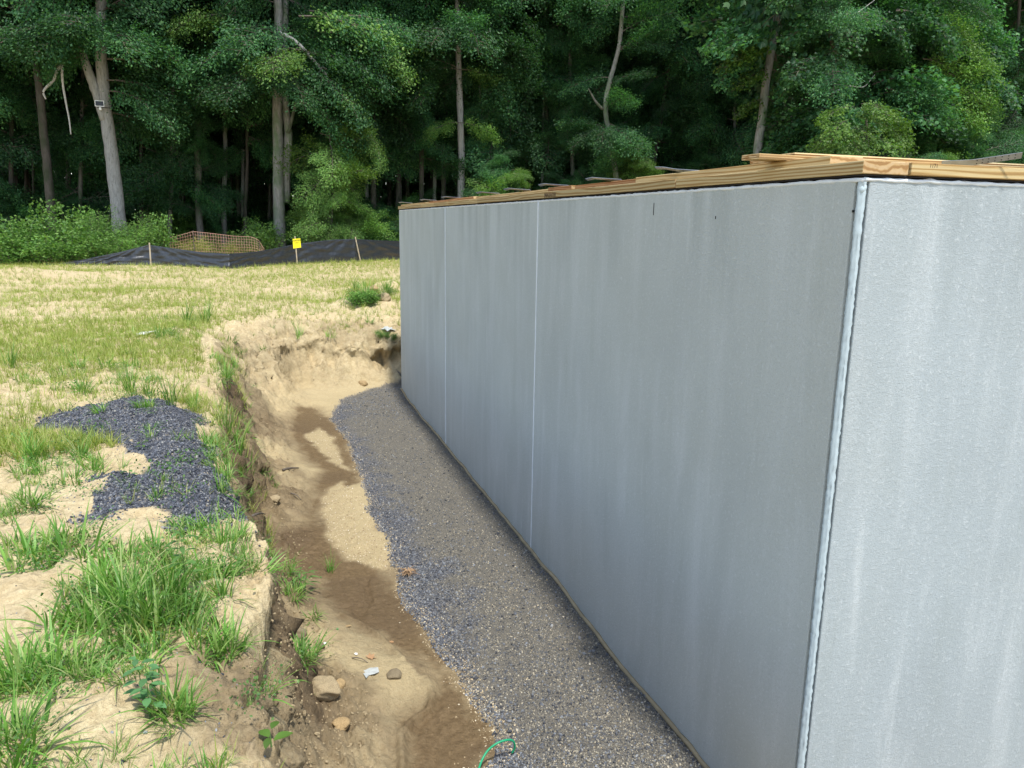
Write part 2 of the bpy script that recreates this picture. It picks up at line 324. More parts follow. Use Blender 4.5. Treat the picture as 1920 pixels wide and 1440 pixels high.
def terrain(x, y, detail=True):
    wob = .10*fbm(x, y, .9, 3, 11)*sstep(1.5, 3.5, y)+.05*fbm(x, y, 4, 3, 12)
    nearb = 1-sstep(5, 8, y)
    d = sdf(EXC, x, y)+wob+.045*fbm(x, y, 7, 3, 19)+sstep(10.5, 11.5, y)*(.22*fbm(x, y, 1.7, 3, 20)+.05*fbm(x, y, 6, 2, 23))
    back = sstep(10.2, 11.8, y)
    wd = np.interp(y, [0, 2.2, 3.2, 4.4, 5.6, 8, 10.5, 11.5], [.3, .18, .22, .28, .36, .52, .85, 1.0])+.06*fbm(x, y, 2, 2, 13)
    t = np.clip(d/wd, 0, 1)
    near = 1-sstep(3.8, 6.5, y)
    # crumbling slope profile: round lip, steep face, talus
    prof = 1-sstep(0, 1, t**(.85-.25*near))
    ledge = np.interp(t+.05*fbm(x, y, 5, 2, 24), [0, .1, .58, .64, .80, 1.0], [1, .97, .62, .55, .12, 0])
    bk = sstep(10.6, 11.6, y+.35*np.clip(x, -1, 1)); prof = prof*(1-bk)+ledge*bk
    top = TOP+.035*fbm(x, y, .35, 3, 1)+.018*fbm(x, y, 2.2, 3, 2)
    far = sstep(14, 24, np.hypot(x, y))
    for m, r, h in MOUNDS: top = top+h*np.exp(-((x-m[0])**2+(y-m[1])**2)/(r*r*.6))
    pl = sdf(PILE, x, y)+.05*fbm(x, y, 5, 3, 21)
    top = top+.06*sstep(-.05, .25, pl)
    # lip falls away a little towards the pit
    top = top-.10*np.exp(-np.clip(-d, 0, 9)/.22)*(1-.5*far)
    # plough-like crust and clods
    amp = .018+.022*sstep(.45, .75, vnoise(x*.8, y*.8, 30))
    top = top+(amp*fbm(x, y, 9, 4, 5)+.018*ridged(x, y, 11, 3, 6)*sstep(.4, .6, vnoise(x*1.7, y*1.7, 31)))
    floor = -.012+.015*fbm(x, y, 1.4, 3, 7)
    g = sdf(PIT_GRAVEL, x, y)+.045*fbm(x, y, 5, 4, 8)
    floor = floor+.035*sstep(-.02, .25, g)+(.026*fbm(x, y, 2.2, 3, 9)+.012*np.sin((x-.12*y)*13+2*fbm(x, y, .8, 2, 10))*sstep(.5, 0, x-1.45))*sstep(0, .2, g)
    m = sdf(MUD, x, y)+.10*fbm(x, y, 2.6, 3, 14)+.05*fbm(x, y, 11, 3, 44)
    floor = floor+.05*(1-sstep(-.25, .02, m))*(1-sstep(-.02, .1, g))
    floor = np.where(g < .05, floor+.020*np.exp(-(pdist(RIDGE1, x, y)/.02)**2)+.026*np.exp(-(pdist(RIDGE2, x, y)/.022)**2), floor)
    floor = floor-.018*sstep(.86, .97, ridged(x+.35*fbm(x, y, 1.6, 3, 46), y*.45, 2.1, 2, 47))*(1-sstep(0, .05, g))*sstep(.25, .4, d)
    rip = .006*np.sin(pdist(RIDGE2, x, y)*85+fbm(x, y, 6, 2, 3)*3)*np.exp(-pdist(RIDGE2, x, y)/.2)*(1-sstep(0, .05, g)); floor = floor+rip
    # talus at the foot of the bank
    tal = np.exp(-np.clip(d-wd*.8, 0, 9)/.22)
    tamp = np.interp(y, [1.5, 2.5, 3.5, 4.5, 5.5, 8, 11, 12], [.3, .3, .22, .22, .12, .12, .22, .2])
    floor = floor+tal*tamp*(.55+.55*fbm(x, y, 2.6, 3, 15))*sstep(.0, .05, d)+tal*.03*fbm(x, y, 11, 3, 16)
    z = floor+(top-floor)*prof
    rough = np.clip(prof*(1-prof)*4+sstep(.12, .5, tal)*sstep(0, .05, d)*.7+.6*np.exp(-(d/.22)**2), 0, 1)*(1-.5*sstep(.0, .2, g))
    cr = sstep(.80, .97, ridged(x+.15*fbm(x, y, 3, 2, 33), y, 3.4, 3, 34)); bil = np.abs(fbm(x, y, 7, 4, 35, .6))
    z = z+rough*(.105*(bil-.25)+.040*np.abs(fbm(x, y, 19, 3, 36))-.09*cr)
    z = z-(d < -.1)*(d > -1.6)*.022*sstep(.84, .96, ridged(x, y, 2.3, 3, 37))
    face = prof*(1-prof)*4
    z = z+face*(.18*fbm(x, y, 3.2, 4, 17)+.06*ridged(x, y, 8, 3, 18)-.03)+.03*sstep(.05, .3, tal)*ridged(x, y, 7, 3, 25)
    return z, d, prof, g, m, pl, face, tal
blue_m = lambda x, y: sstep(.05, .45, 1.25-x-0+.35*fbm(x, y, 1.2, 3, 98)+.15*fbm(x, y, 6, 2, 99))   # bluer away from the wall
def gz(x, y):
    r = terrain(np.array([float(x)]), np.array([float(y)])); return float(r[0][0])
def ground_hit(px, py):
    """world point where a sight line meets the terrain"""
    r = ray(px, py); r = r/np.linalg.norm(r); t = np.arange(1.2, 60, .02); P = C0+np.outer(t, r)
    z = terrain(P[:, 0], P[:, 1])[0]; k = np.argmax(P[:, 2] < z); return P[k, 0], P[k, 1], z[k]

rw = lambda r: 1/(r*(1 if r < 10.8 else (.42 if r < 13.2 else (1.0 if r < 34 else 4))))*(1.0 if r > 1.6 else .5)
rr = [1.0]
while rr[-1] < 33: 
    r = rr[-1]; k = .0036
    if 10.9 < r < 13.2: k = .0013
    if r < 1.6: k = .01
    if r > 14: k = .006
    rr.append(r*(1+k))
rr += list(np.geomspace(34, 600, 26)); rr = [.02, .3, .6]+rr; rr = np.array(rr)
th = np.radians(np.concatenate([np.linspace(-180, -34, 40)[:-1], np.linspace(-34, -24, 24)[:-1], np.linspace(-24, 38, 560)[:-1], np.linspace(38, 180, 50)[:-1]]))
RR, TH = np.meshgrid(rr, th, indexing='ij'); GX = (RR*np.sin(TH)).ravel(); GY = (RR*np.cos(TH)).ravel()
gzv, gd, gp, gg, gm, gpl, gf, gt = terrain(GX, GY)
# undercut: the middle of the steep face is pushed back into the bank
e = .02
d1 = sdf(EXC, GX+e, GY)-sdf(EXC, GX-e, GY); d2 = sdf(EXC, GX, GY+e)-sdf(EXC, GX, GY-e); nn = np.hypot(d1, d2)+1e-6
uc = (np.exp(-((gp-.36)/.16)**2)*sstep(10.8, 11.6, GY)*.26*(.15+sstep(.35, .6, vnoise(GX*1.5, GY*.7, 41)))+np.exp(-((gp-.60)/.22)**2)*(1-sstep(4.5, 5.5, GY))*.10*sstep(.4, .7, vnoise(GX*1.2, GY*2.2, 42)))*(.6+.8*vnoise(GX*9, GY*9, 43))
aa = GX-GY; fz = np.clip(gp*(1-gp)*4, 0, 1)**.7*np.clip(1.2-.3*sstep(6, 9, GY), 0, 2)
hd = fz*(.085*fbm(aa, gzv*1.6+3, 3.0, 3, 71)+.075*(np.abs(fbm(aa, gzv*1.4+9, 7.5, 4, 72, .6))-.25)+.035*np.abs(fbm(aa, gzv*1.2, 19, 3, 73))-.07*sstep(.80, .97, ridged(aa*.9, gzv*2.2, 2.6, 3, 74)))
uc = uc-hd; PX = GX-d1/nn*uc; PY = GY-d2/nn*uc
nr, na = len(rr), len(th)
i, j = np.meshgrid(np.arange(nr-1), np.arange(na), indexing='ij'); i = i.ravel(); j = j.ravel(); k = (j+1) % na
Fg = np.stack([i*na+j, i*na+k, (i+1)*na+k, (i+1)*na+j], 1)[:, ::-1]
# outer ground sinks slightly under the far woods and stays level to the horizon
me = mkmesh('ground', np.stack([PX, PY, gzv], 1), Fg, [M_GROUND], smooth=True)
def setattr_f(me, name, v): a = me.attributes.new(name, 'FLOAT', 'POINT'); a.data.foreach_set('value', np.asarray(v, dtype=np.float32))
inpit = sstep(.02, .12, gd)
gravm = sstep(-.01, .03, gg)*inpit; tanm = np.maximum(sdf(TAN, GX, GY), sdf(TAN2, GX, GY))+.05*fbm(GX, GY, 9, 3, 51)
fine_ = np.clip(inpit*(1-gt*.8)+sstep(-.01, .04, tanm), 0, 1)*(1-gravm)*(1-gp)
rill = sstep(.86, .97, ridged(GX*1.0+.35*fbm(GX, GY, 1.6, 3, 46), GY*.45, 2.1, 2, 47))*(1-sstep(9, 10.5, GY))*sstep(.25, .4, gd)
mudm = np.maximum(.65*rill, sstep(-.14, .10, gm+.07*fbm(GX, GY, 16, 4, 45, .65)))*inpit*(1-gravm)*(1-sstep(-.03, .05, tanm)); setattr_f(me, 'mud', mudm)
setattr_f(me, 'silt', gravm*(1-blue_m(GX, GY))*.8); setattr_f(me, 'litter', sstep(31.2, 32.5, GY+.6*fbm(GX, GY, .5, 3, 62))); setattr_f(me, 'grav', gravm)
nearp = 1-sstep(5.5, 7.5, GY)
clay = np.clip(gf*.8+(sstep(.02, .25, gt)*.9+nearp*sstep(.46, .58, vnoise(GX*2.3, GY*1.7, 63)+.25*gt))*inpit, 0, 1)*(1-mudm)*(.30+.70*sstep(.32, .55, fbm(GX, GY, 2.3, 3, 61)*.5+.5))*(1-.6*sstep(9, 11, GY)); clay = np.maximum(clay, .85*sstep(-.45, -.05, gd)*(1-inpit)*(1-sstep(2.9, 3.4, GY))*sstep(.42, .58, vnoise(GX*3.5, GY*3.5, 64)+.12*fbm(GX, GY, 14, 3, 65))); fine_ = fine_*(1-clay*.9)
setattr_f(me, 'fine', fine_); setattr_f(me, 'clay', clay)
setattr_f(me, 'pile', sstep(-.10, .02, gpl)*sstep(.40, .52, vnoise(GX*6, GY*6, 71)*.8+.75*sstep(-.02, .22, gpl)))
setattr_f(me, 'wet', np.clip(inpit*(1-gravm)*.75*np.exp(-np.clip(-gm, 0, 9)/.16)*(1-mudm)*(.4+vnoise(GX*5, GY*5, 83))*(1-.7*sstep(-.02, .05, tanm))+gt*inpit*sstep(.4, .65, vnoise(GX*2.2, GY*2.2, 81))+mudm*.5*sstep(.5, .7, vnoise(GX*2, GY*2, 82)), 0, 1)*(1-sstep(9, 11, GY)))
g_o = ob('ground', me); tag(g_o, 'pale sandy construction ground with excavated trench', kind='structure')

# ------------------------------------------------------------------ precast foundation wall
def grid_panel(name, x0, y0, x1, y1, z0, z1, thick, mat, parent, side):
    """a slab with its own edges; side gives the direction of the thickness"""
    if side == 'x': V = boxv(x0, x0+thick, y0, y1, z0, z1)
    else: V = boxv(x0, x1, y0, y0+thick, z0, z1)
    m = mkmesh(name, V, BOXF, [mat]); o = ob(name, m, parent); bevel(o, .004, 2); return o
fw = empty('foundation_wall', (0, 0, 0), 'tall grey precast concrete foundation wall standing in the gravel trench', 'wall')
joints = [WY0+.03]+sorted([float(unx(p, 378, WX)[1]) for p in (835, 1010)])+[WY1]
for a, b in zip(joints[:-1], joints[1:]):
    grid_panel('wall_panel', WX, a+.0025, None, b-.0025, -.12, WH-.012, .26, M_CONC, fw, 'x')
grid_panel('wall_panel', WX+.03, WY0, 9.5, None, -.12, WH-.012, .26, M_CONC2, fw, 'y').location = (0, 0, 0)
grid_panel('wall_panel', WX+.262, WY1-.26, 9.5, None, -.12, WH-.012, .258, M_CONC, fw, 'y')
grid_panel('wall_panel', 9.502, WY0, None, WY1, -.12, WH-.012, .26, M_CONC, fw, 'x')
for yj in joints[1:-1]:
    rg = random.Random(3); zs = np.linspace(-.1, WH-.015, 60)
    V, a, b = tube([(WX-.001, yj+.0015*rg.uniform(-1, 1), z) for z in zs], .006, 6); mb = MB(); mb.add(V, a, b); ob('joint_bead', mb.mesh('joint_bead', [M_LIP], True), fw)
# pale rough corner bead: an eighth-round strip wrapped round the corner
zs = np.arange(-.1, WH-.012, .012); prof_a = np.linspace(0, 1, 9)
V = []
for z in zs:
    for kx, u in enumerate(prof_a):
        if u < .5: x, y = WX-.003+.001*math.sin(z*9), WY0+.020-.022*(u/.5)
        else: x, y = WX-.002+.022*((u-.5)/.5), WY0-.003
        # round the corner
        ex = max(0, 1-abs(u-.5)/.16); x += ex*.006; y += ex*.006 if u < .5 else ex*.003
        if kx in (0, 8): 
            j_ = (.008*max(0, vnoise(np.array([z*95.]), np.array([kx*3.]), 5)[0]-.35))
            if kx == 0: y += j_; x += .007
            else: x += j_; y += .007
        V.append((x+RNG.normal(0, .0009), y+RNG.normal(0, .0009), z))
n_ = len(zs); i, j = np.meshgrid(np.arange(n_-1), np.arange(8), indexing='ij'); i = i.ravel(); j = j.ravel()
ob('corner_bead', mkmesh('corner_bead', V, np.stack([i*9+j, i*9+j+1, (i+1)*9+j+1, (i+1)*9+j], 1), [M_BEAD], smooth=True), fw)
# knob of grout where the bead meets the top edge
import bmesh
bm = bmesh.new(); bmesh.ops.create_icosphere(bm, subdivisions=3, radius=.013)
for v in bm.verts: v.co *= 1+.12*math.sin(v.co.x*170)*math.sin(v.co.z*140); v.co.z *= 1.3
mk = bpy.data.meshes.new('grout_knob'); bm.to_mesh(mk); bm.free(); mk.materials.append(M_BEAD)
ob('grout_knob', mk, fw, (WX+.010, WY0+.008, WH-.04))
# white lip along the top edges
def lip(path, name='edge_lip'):
    V, a, b = tube(path, .0075, 8, True, .22, RNG); mb = MB(); mb.add(V, a, b); return ob(name, mb.mesh(name, [M_LIP], True), fw)
LR = .008
lip([(WX+.004, y, WH-.011) for y in np.arange(WY0, WY1, .03)]); lip([(x, WY0+.004, WH-.011) for x in np.arange(WX+.01, 9.4, .03)])
V, a, b = tube([(WX-.010, y, gz(WX-.02, y)+.006+.004*math.sin(y*7)) for y in np.arange(1.9, WY1, .05)], .013, 8, True, .1, RNG); mb = MB(); mb.add(V, a, b); ob('footing_strip', mb.mesh('footing_strip', [M_CAULK], True), fw)
# small marks on the faces
for (px, py, ln) in ((1226, 392, .03), (1342, 408, .006), (1599, 396, .004)):
    p = unx(px, py, WX); ob('chip', mkmesh('chip', boxv(WX-.002, WX+.01, p[1]-.002, p[1]+.002, p[2]-ln, p[2]+ln), BOXF, [M_INK]), fw)

# gasket, plates and boards lying on the wall
def timber(name, V, mats, label, cat='board', group=None, bev=.0025, split=1, parent=None):
    V = np.asarray(V); m = mkmesh(name, V, BOXF, mats); c = V.mean(0)
    if len(mats) > 1: m.polygons.foreach_set('material_index', [0, 0, 1, 0, 1, 0] if split == 'y' else [0, 0, 0, 1, 0, 1]); m.update()
    m.transform(Matrix.Translation(-Vector(c))); o = ob(name, m, parent, c); bevel(o, bev)
    if label: tag(o, label, cat, group)
    return o
Z0 = WH+.007; PT = .041
gk = timber('sill_gasket', boxv(WX+.004, WX+.19, WY0+.004, WY1, WH+.0005, Z0-.001), [M_SEAL], 'thin black gasket between the concrete and the timber of the long face', 'gasket')
gk = timber('sill_gasket', boxv(WX+.192, 9.5, WY0+.004, WY0+.19, WH+.0005, Z0-.001), [M_SEAL], 'thin black gasket under the timber of the bright end face', 'gasket')
ypx = lambda p: float(unx(p, 360, WX)[1])
cuts = [WY1+.01]+[ypx(p) for p in (767, 791, 815, 842, 881, 897, 1270)]+[WY0-.012]
lab = ['end block at the far corner of the wall top', 'second block from the far corner', 'third block from the far corner', 'fourth block from the far corner', 'fifth, longer block from the far corner', 'sixth, very short block beside the long plate', 'long stamped plate in the middle of the wall top', 'wavy grained plate running to the near corner']
for k in range(8):
    a, b = cuts[k+1], cuts[k]
    xo = WX-.010+random.uniform(-.004, .004) if k < 7 else WX-.012
    timber('sill_plate', boxv(xo, xo+.185, a+.002, b-.002, Z0, Z0+PT), [W_SIDE, W_END], 'yellow pine '+lab[k], 'timber plate', 'timber plates along the long wall top', split='y')
xa = WX+.178
xb = [xa, 6.2, 9.4]
for k in range(2):
    timber('sill_plate', boxv(xb[k]+.003, xb[k+1], WY0-.014, WY0+.17, Z0, Z0+PT), [W_X], ['yellow pine plate right of the end grain above the bright face', 'pine plate at the far right end of the bright face'][k], 'timber plate')
cut2 = [WY1+.0]+[ypx(p) for p in (800, 838, 885, 1022, 1066, 1182)]+[2.30]
nm = ['farthest', 'second farthest', 'third farthest', 'fourth farthest', 'fifth farthest', 'sixth farthest', 'nearest']
for k in range(7):
    a, b = cut2[k+1], cut2[k]; xo = WX+.012+random.uniform(0, .035); dz = random.uniform(-.006, .004)
    timber('top_plate', boxv(xo, xo+.14, a+.002, b-.002, Z0+PT+.001, Z0+PT+.028+dz), [W_RED if k % 3 else W_SIDE, W_END], nm[k]+' of the thin reddish boards lying on top of the plates', 'board', 'upper boards along the long wall top', split='y')
def plywood(P0, P1, width, thick, z, label, tilt=0):
    """sheet strip with visible plies; P0->P1 its visible long edge"""
    P0 = np.array(P0[:2]); P1 = np.array(P1[:2]); L = np.linalg.norm(P1-P0); a = math.atan2(*(P1-P0)[::-1])
    t = empty('plywood_strip', (P0[0], P0[1], z), label, 'plywood strip', None, a); t.rotation_euler = (0, tilt, a)
    n = 5; h = thick/n
    for k in range(n):
        o_ = random.uniform(0, .0015)
        m = mkmesh('ply', boxv(-o_, L, -o_, width, k*h+.0002, (k+1)*h), BOXF, [M_PLY1 if k % 2 == 0 else M_PLY2]); ob('ply', m, t)
    return t
zt = Z0+PT
plywood(unz(1424, 290, zt+.047), unz(1790, 312, zt+.047), .10, .019, zt+.033, 'short pale plywood strip poking left past the near corner')
plywood(unz(1490, 289, zt+.071), unz(1490, 289, zt+.071)+np.array([4.5, -.02, 0]), .30, .024, zt+.053, 'long pale plywood strip lying over the bright face, upper one at the corner', .0)
# stamps and pencil marks
def text_mesh(name, s, size, mat, M, parent, ext=.0006):
    cu = bpy.data.curves.new(name, 'FONT'); cu.body = s; cu.size = size; cu.extrude = ext; cu.align_x = 'CENTER'; cu.align_y = 'CENTER'; cu.resolution_u = 3
    tmp = bpy.data.objects.new(name+'_tmp', cu); COL.objects.link(tmp); bpy.context.view_layer.update()
    m = bpy.data.meshes.new_from_object(tmp.evaluated_get(bpy.context.evaluated_depsgraph_get())); bpy.data.objects.remove(tmp)
    m.name = name; m.materials.clear(); m.materials.append(mat); m.transform(M); o = ob(name, m, parent); return o
plate_mid = [o for o in bpy.data.objects if o.get('label', '').endswith('long stamped plate in the middle of the wall top')][0]
p = unx(1035, 370, WX); s = text_mesh('grade_stamp', 'IMMUNITER', .042, M_STAIN, Matrix.Identity(4), plate_mid)
s.data.transform(Matrix(((0, 0, -1, 0), (-1, 0, 0, 0), (0, 1, 0, 0), (0, 0, 0, 1))))
s.location = (-.0945, float(p[1])-plate_mid.location.y, -.006)
pr = [o for o in bpy.data.objects if o.get('label', '').startswith('yellow pine plate right')][0]
p = uny(1751, 311, WY0-.014); s = text_mesh('pencil_mark', '1171', .018, M_STAIN, Matrix.Identity(4), pr, .0004)
s.data.transform(Matrix(((1, 0, 0, 0), (0, 0, 1, 0), (0, 1, 0, 0), (0, 0, 0, 1)))); s.location = (float(p[0])-pr.location.x, -.0925, float(p[2])-pr.location.z)

def strap(pts, wd, label, rollv=(1, 0, 0)):
    P = np.array(pts, float); base = P[-1]; n = len(P); s = np.linspace(0, 1, n); u = np.linspace(0, 1, 22)
    Q = np.stack([np.interp(u, s, P[:, c]) for c in range(3)], 1); T = np.gradient(Q, axis=0); T /= np.linalg.norm(T, axis=1)[:, None]
    S = np.cross(T, np.array(rollv, float)); S /= np.linalg.norm(S, axis=1)[:, None]; Nn = np.cross(S, T)
    V = []
    for k in range(22):
        for a, b in ((-1, -1), (1, -1), (1, 1), (-1, 1)): V.append(Q[k]-base+S[k]*a*wd/2+Nn[k]*b*.0012)
    Fq = []
    for k in range(21):
        for a in range(4): Fq.append([k*4+a, k*4+(a+1) % 4, k*4+4+(a+1) % 4, k*4+4+a])
    Fq += [[3, 2, 1, 0], [84, 85, 86, 87]]
    o = ob('metal_strap', mkmesh('metal_strap', V, np.array(Fq), [M_METAL]), None, base)
    # nail holes, as dark studs
    mb = MB()
    for k in range(1, 8):
        c = Q[k*2]-base+Nn[k*2]*.0014
        for sg in (-1, 1): 
            V2, a, b = tube([c+S[k*2]*sg*wd*.25-Nn[k*2]*.003, c+S[k*2]*sg*wd*.25], .0022, 6); mb.add(V2, a, b)
    ob('nail_hole', mb.mesh('nail_hole', [M_INK]), o)['kind'] = 'stuff'
    return tag(o, label, 'metal strap', 'metal anchor straps on the wall top')
for (px, py, L, lb) in ((1228, 315, .16, 'curled galvanised strap sticking up from the middle of the wall top'), (1098, 344, .17, 'galvanised strap lying nearly flat left of the curled one'), (1010, 356, .18, 'small pale strap above the stamped plate'),
                        (945, 363, .2, 'pale strap seen edge-on between stamped plate and far blocks'), (893, 370, .22, 'pale strap above the short end block'), (828, 376, .22, 'thin strap over the far blocks'), (788, 377, .24, 'thin strap second from the far corner'), (748, 382, .22, 'thin strap overhanging the far corner')):
    tip = unx(px, py, WX-.05); zb = Z0+PT+.040
    y0 = tip[1]; 
    pts = [(WX-.045, y0, max(tip[2]-.0, zb+.002)), (WX-.02, y0-L*.25, zb+.010+.3*(max(tip[2], zb)-zb)), (WX+.02, y0-L*.55, zb+.004), (WX+.05, y0-L*.8, zb), (WX+.10, y0-L, zb-.003)]
    strap(pts, .026, lb, (.45, 0, 1))
t1 = uny(1916, 291, WY0-.05); t0 = uny(1822, 305, WY0+.02)
strap([t1, t1*.65+t0*.35, t1*.3+t0*.7, t0, t0+np.array([-.08, .05, -.004])], .022, 'straight grey strap rising to the right over the bright face', (0, 1, .45))

# ------------------------------------------------------------------ silt fence, netting, sign
ftop = [(60, 497), (110, 494), (160, 486), (230, 472), (282, 459), (330, 466), (380, 473), (430, 476), (480, 472), (520, 465), (553, 458), (600, 452), (630, 449), (667, 448), (700, 450), (748, 452), (850, 452), (960, 450)]
fbot = [(60, 500), (110, 498), (282, 499), (430, 504), (553, 496), (667, 492), (748, 487), (960, 483)]
sf = empty('silt_fence', unz(282, 497, 1.0), 'low sagging black silt fence on wooden stakes in front of the woods', 'silt fence')
fx = np.arange(60, 960, 2.0); tp = np.interp(fx, *zip(*ftop)); bt = np.interp(fx, *zip(*fbot))
rows = 22; V = []; base0 = np.array(sf.location)
stk = [282, 553, 667, 860]
for a, t_, b_ in zip(fx, tp, bt):
    pb = unz(a, b_, 1.0); pt = uny(a, t_, pb[1]); h = pt[2]-pb[2]
    zb = gz(pb[0], pb[1])-.03
    ds = min(abs(a-s_) for s_ in stk)
    for r in range(rows):
        v = r/(rows-1); sag = (1-v)
        # wrinkles fan out from the stake tops and run along the slack cloth
        near_s = math.exp(-ds/60)
        ph = (a*.05)/(1.25-v) if ds < 90 else a*.02
        fan = ds/(18+70*(1.02-v)); wr = .6*(.035*math.sin(v*8+a*.03+3*math.sin(a*.011))*(1-near_s*.7)+.055*math.exp(-ds/95)*math.sin(9*fan)+.022*math.sin(v*17-a*.06+2*math.sin(a*.05))+.012*math.sin(v*31+a*.11))
        wr *= math.sin(math.pi*min(1, v*1.0+.02))**.4
        V.append((pb[0]-base0[0], pb[1]+wr-.05*sag-base0[1], zb+(pt[2]-zb)*v-base0[2]))
nf = len(fx); i, j = np.meshgrid(np.arange(nf-1), np.arange(rows-1), indexing='ij'); i = i.ravel(); j = j.ravel()
fo = ob('fabric', mkmesh('fabric', V, np.stack([i*rows+j, (i+1)*rows+j, (i+1)*rows+j+1, i*rows+j+1], 1), [M_CLOTH], smooth=True), sf)
so_ = fo.modifiers.new('solid', 'SOLIDIFY'); so_.thickness = .004
def stake(pt, pb, parent, base, w_=.035, mat=None):
    V, a, b = tube([np.array(pb)-base, np.array(pt)-base], w_*.6, 4); mb = MB(); mb.add(V, a, b); return ob('stake', mb.mesh('stake', [mat or M_STAKE]), parent)
for (tx, ty, bx, by) in ((280, 455, 285, 499), (666, 444, 675, 491.5), (858, 443, 862, 485)):
    pb = unz(bx, by, 1.0); pt = uny(tx, ty, pb[1]-.22); pb[1] -= .22; stake(pt, pb, sf, base0)
# left low end lies on the ground; sign on its own stake
pb = unz(557, 497, 1.0); pb[0] += 0; sg = empty('warning_sign', (pb[0], pb[1]-.3, gz(pb[0], pb[1]-.3)), 'small yellow warning sign on a thin leaning wooden stake by the silt fence', 'sign'); b0 = np.array(sg.location)
yy = b0[1]
stake(uny(553, 443, yy), (b0[0], yy, b0[2]-.05), sg, b0, .03)
c4 = [uny(a, b, yy-.025) for a, b in ((550, 466), (564.5, 464), (563, 447), (548.5, 448))]
Vs = [c-b0 for c in c4]+[c-b0+np.array([0, .008, 0]) for c in c4]
ob('sign_face', mkmesh('sign_face', Vs, BOXF, [M_YEL]), sg)
wd = np.linalg.norm(c4[1]-c4[0]); ht = np.linalg.norm(c4[3]-c4[0])
def on_sign(s, size, v, nm_, ext=.001):
    c = (c4[0]+c4[1])/2*(1-v)+(c4[3]+c4[2])/2*v-b0; d = (c4[1]-c4[0])/wd; a = math.atan2(d[2], d[0])
    o = text_mesh(nm_, s, size, M_INK, Matrix.Translation(Vector(c)+Vector((0, -.006, 0))) @ Matrix.Rotation(-a, 4, 'Y') @ Matrix.Rotation(math.pi/2, 4, 'X'), sg, ext); return o
o = on_sign('POSTED', wd*.27, .80, 'lettering')
for v, s in ((.60, 'NO TRESPASSING'), (.5, 'KEEP OUT')): on_sign(s, wd*.085, v, 'lettering')
# orange safety netting
nb = empty('safety_netting', np.array([uny(362, 440, 31.6)[0], 31.6, .97]), 'faded orange plastic safety netting sagging between posts behind the black fence', 'netting'); n0 = np.array(nb.location)
ntop = [(150, 462), (200, 448), (225, 446), (282, 452), (300, 450), (330, 443), (362, 434), (400, 438), (440, 443), (470, 444), (484, 449), (491, 460), (500, 475)]
mb = MB(); yN = n0[1]
us = np.arange(150, 500, 4.8); 
def npnt(u, v):
    tp_ = uny(u, np.interp(u, *zip(*ntop)), yN); z0_ = .95
    return np.array([tp_[0], yN+.06*math.sin(u*.06)+.04*math.sin(v*7+u*.03), z0_+(tp_[2]-z0_)*v])-n0
nv = 9; G = np.array([[npnt(u+.8*math.sin(v*9), v/nv) for v in range(nv+1)] for u in us])
for a in range(len(us)):
    V, f4, f3 = tube(G[a], .0045, 3, False); mb.add(V, f4)
for v in range(nv+1):
    V, f4, f3 = tube(G[:, v], .0045 if v < nv else .008, 3, False); mb.add(V, f4)
o = ob('netting', mb.mesh('netting', [M_ORANGE]), nb); o['kind'] = 'stuff'
for u in (225, 362, 486):
    V, a, b = tube([npnt(u, 0), npnt(u, 1.03)], .018, 6); m2 = MB(); m2.add(V, a, b); ob('post', m2.mesh('post', [TWIG]), nb)

# ------------------------------------------------------------------ foliage prototypes
def leaves(pts, dirs, size, rng, up=.8, fold=.25, wide=.62, star=False):
    """one folded leaf per point; dirs is roughly where its tip points"""
    n = len(pts); d = dirs+rng.normal(0, .45, (n, 3)); d[:, 2] -= .25; d /= np.linalg.norm(d, axis=1)[:, None]
    nrm = np.tile([0, 0, 1.], (n, 1))*up+rng.normal(0, .42, (n, 3)); s = np.cross(d, nrm); s /= np.linalg.norm(s, axis=1)[:, None]+1e-9; nn = np.cross(s, d)
    L = (size*rng.uniform(.65, 1.3, n))[:, None]
    if star:
        out = []; A = [(0, 0), (.28, .10), (.50, .55), (.24, .5), (.0, 1.0), (-.24, .5), (-.50, .55), (-.28, .10)]
        V = np.concatenate([pts+s*L*a*1.0+d*L*b-nn*L*abs(a)*fold for a, b in A]).reshape(8, n, 3).transpose(1, 0, 2).reshape(-1, 3)
        k = np.arange(n)[:, None]*8
        Fq = np.concatenate([k+np.array([[0, 1, 3, 4]]), k+np.array([[4, 5, 7, 0]])]); F3 = np.concatenate([k+np.array([[1, 2, 3]]), k+np.array([[5, 6, 7]])])
        return V, Fq, F3
    V = np.stack([pts, pts+d*L*.45+s*L*wide/2-nn*L*fold*.4, pts+d*L, pts+d*L*.45-s*L*wide/2-nn*L*fold*.4], 1).reshape(-1, 3)
    k = np.arange(n)[:, None]*4
    return V, None, np.concatenate([k+np.array([[0, 1, 2]]), k+np.array([[0, 2, 3]])])
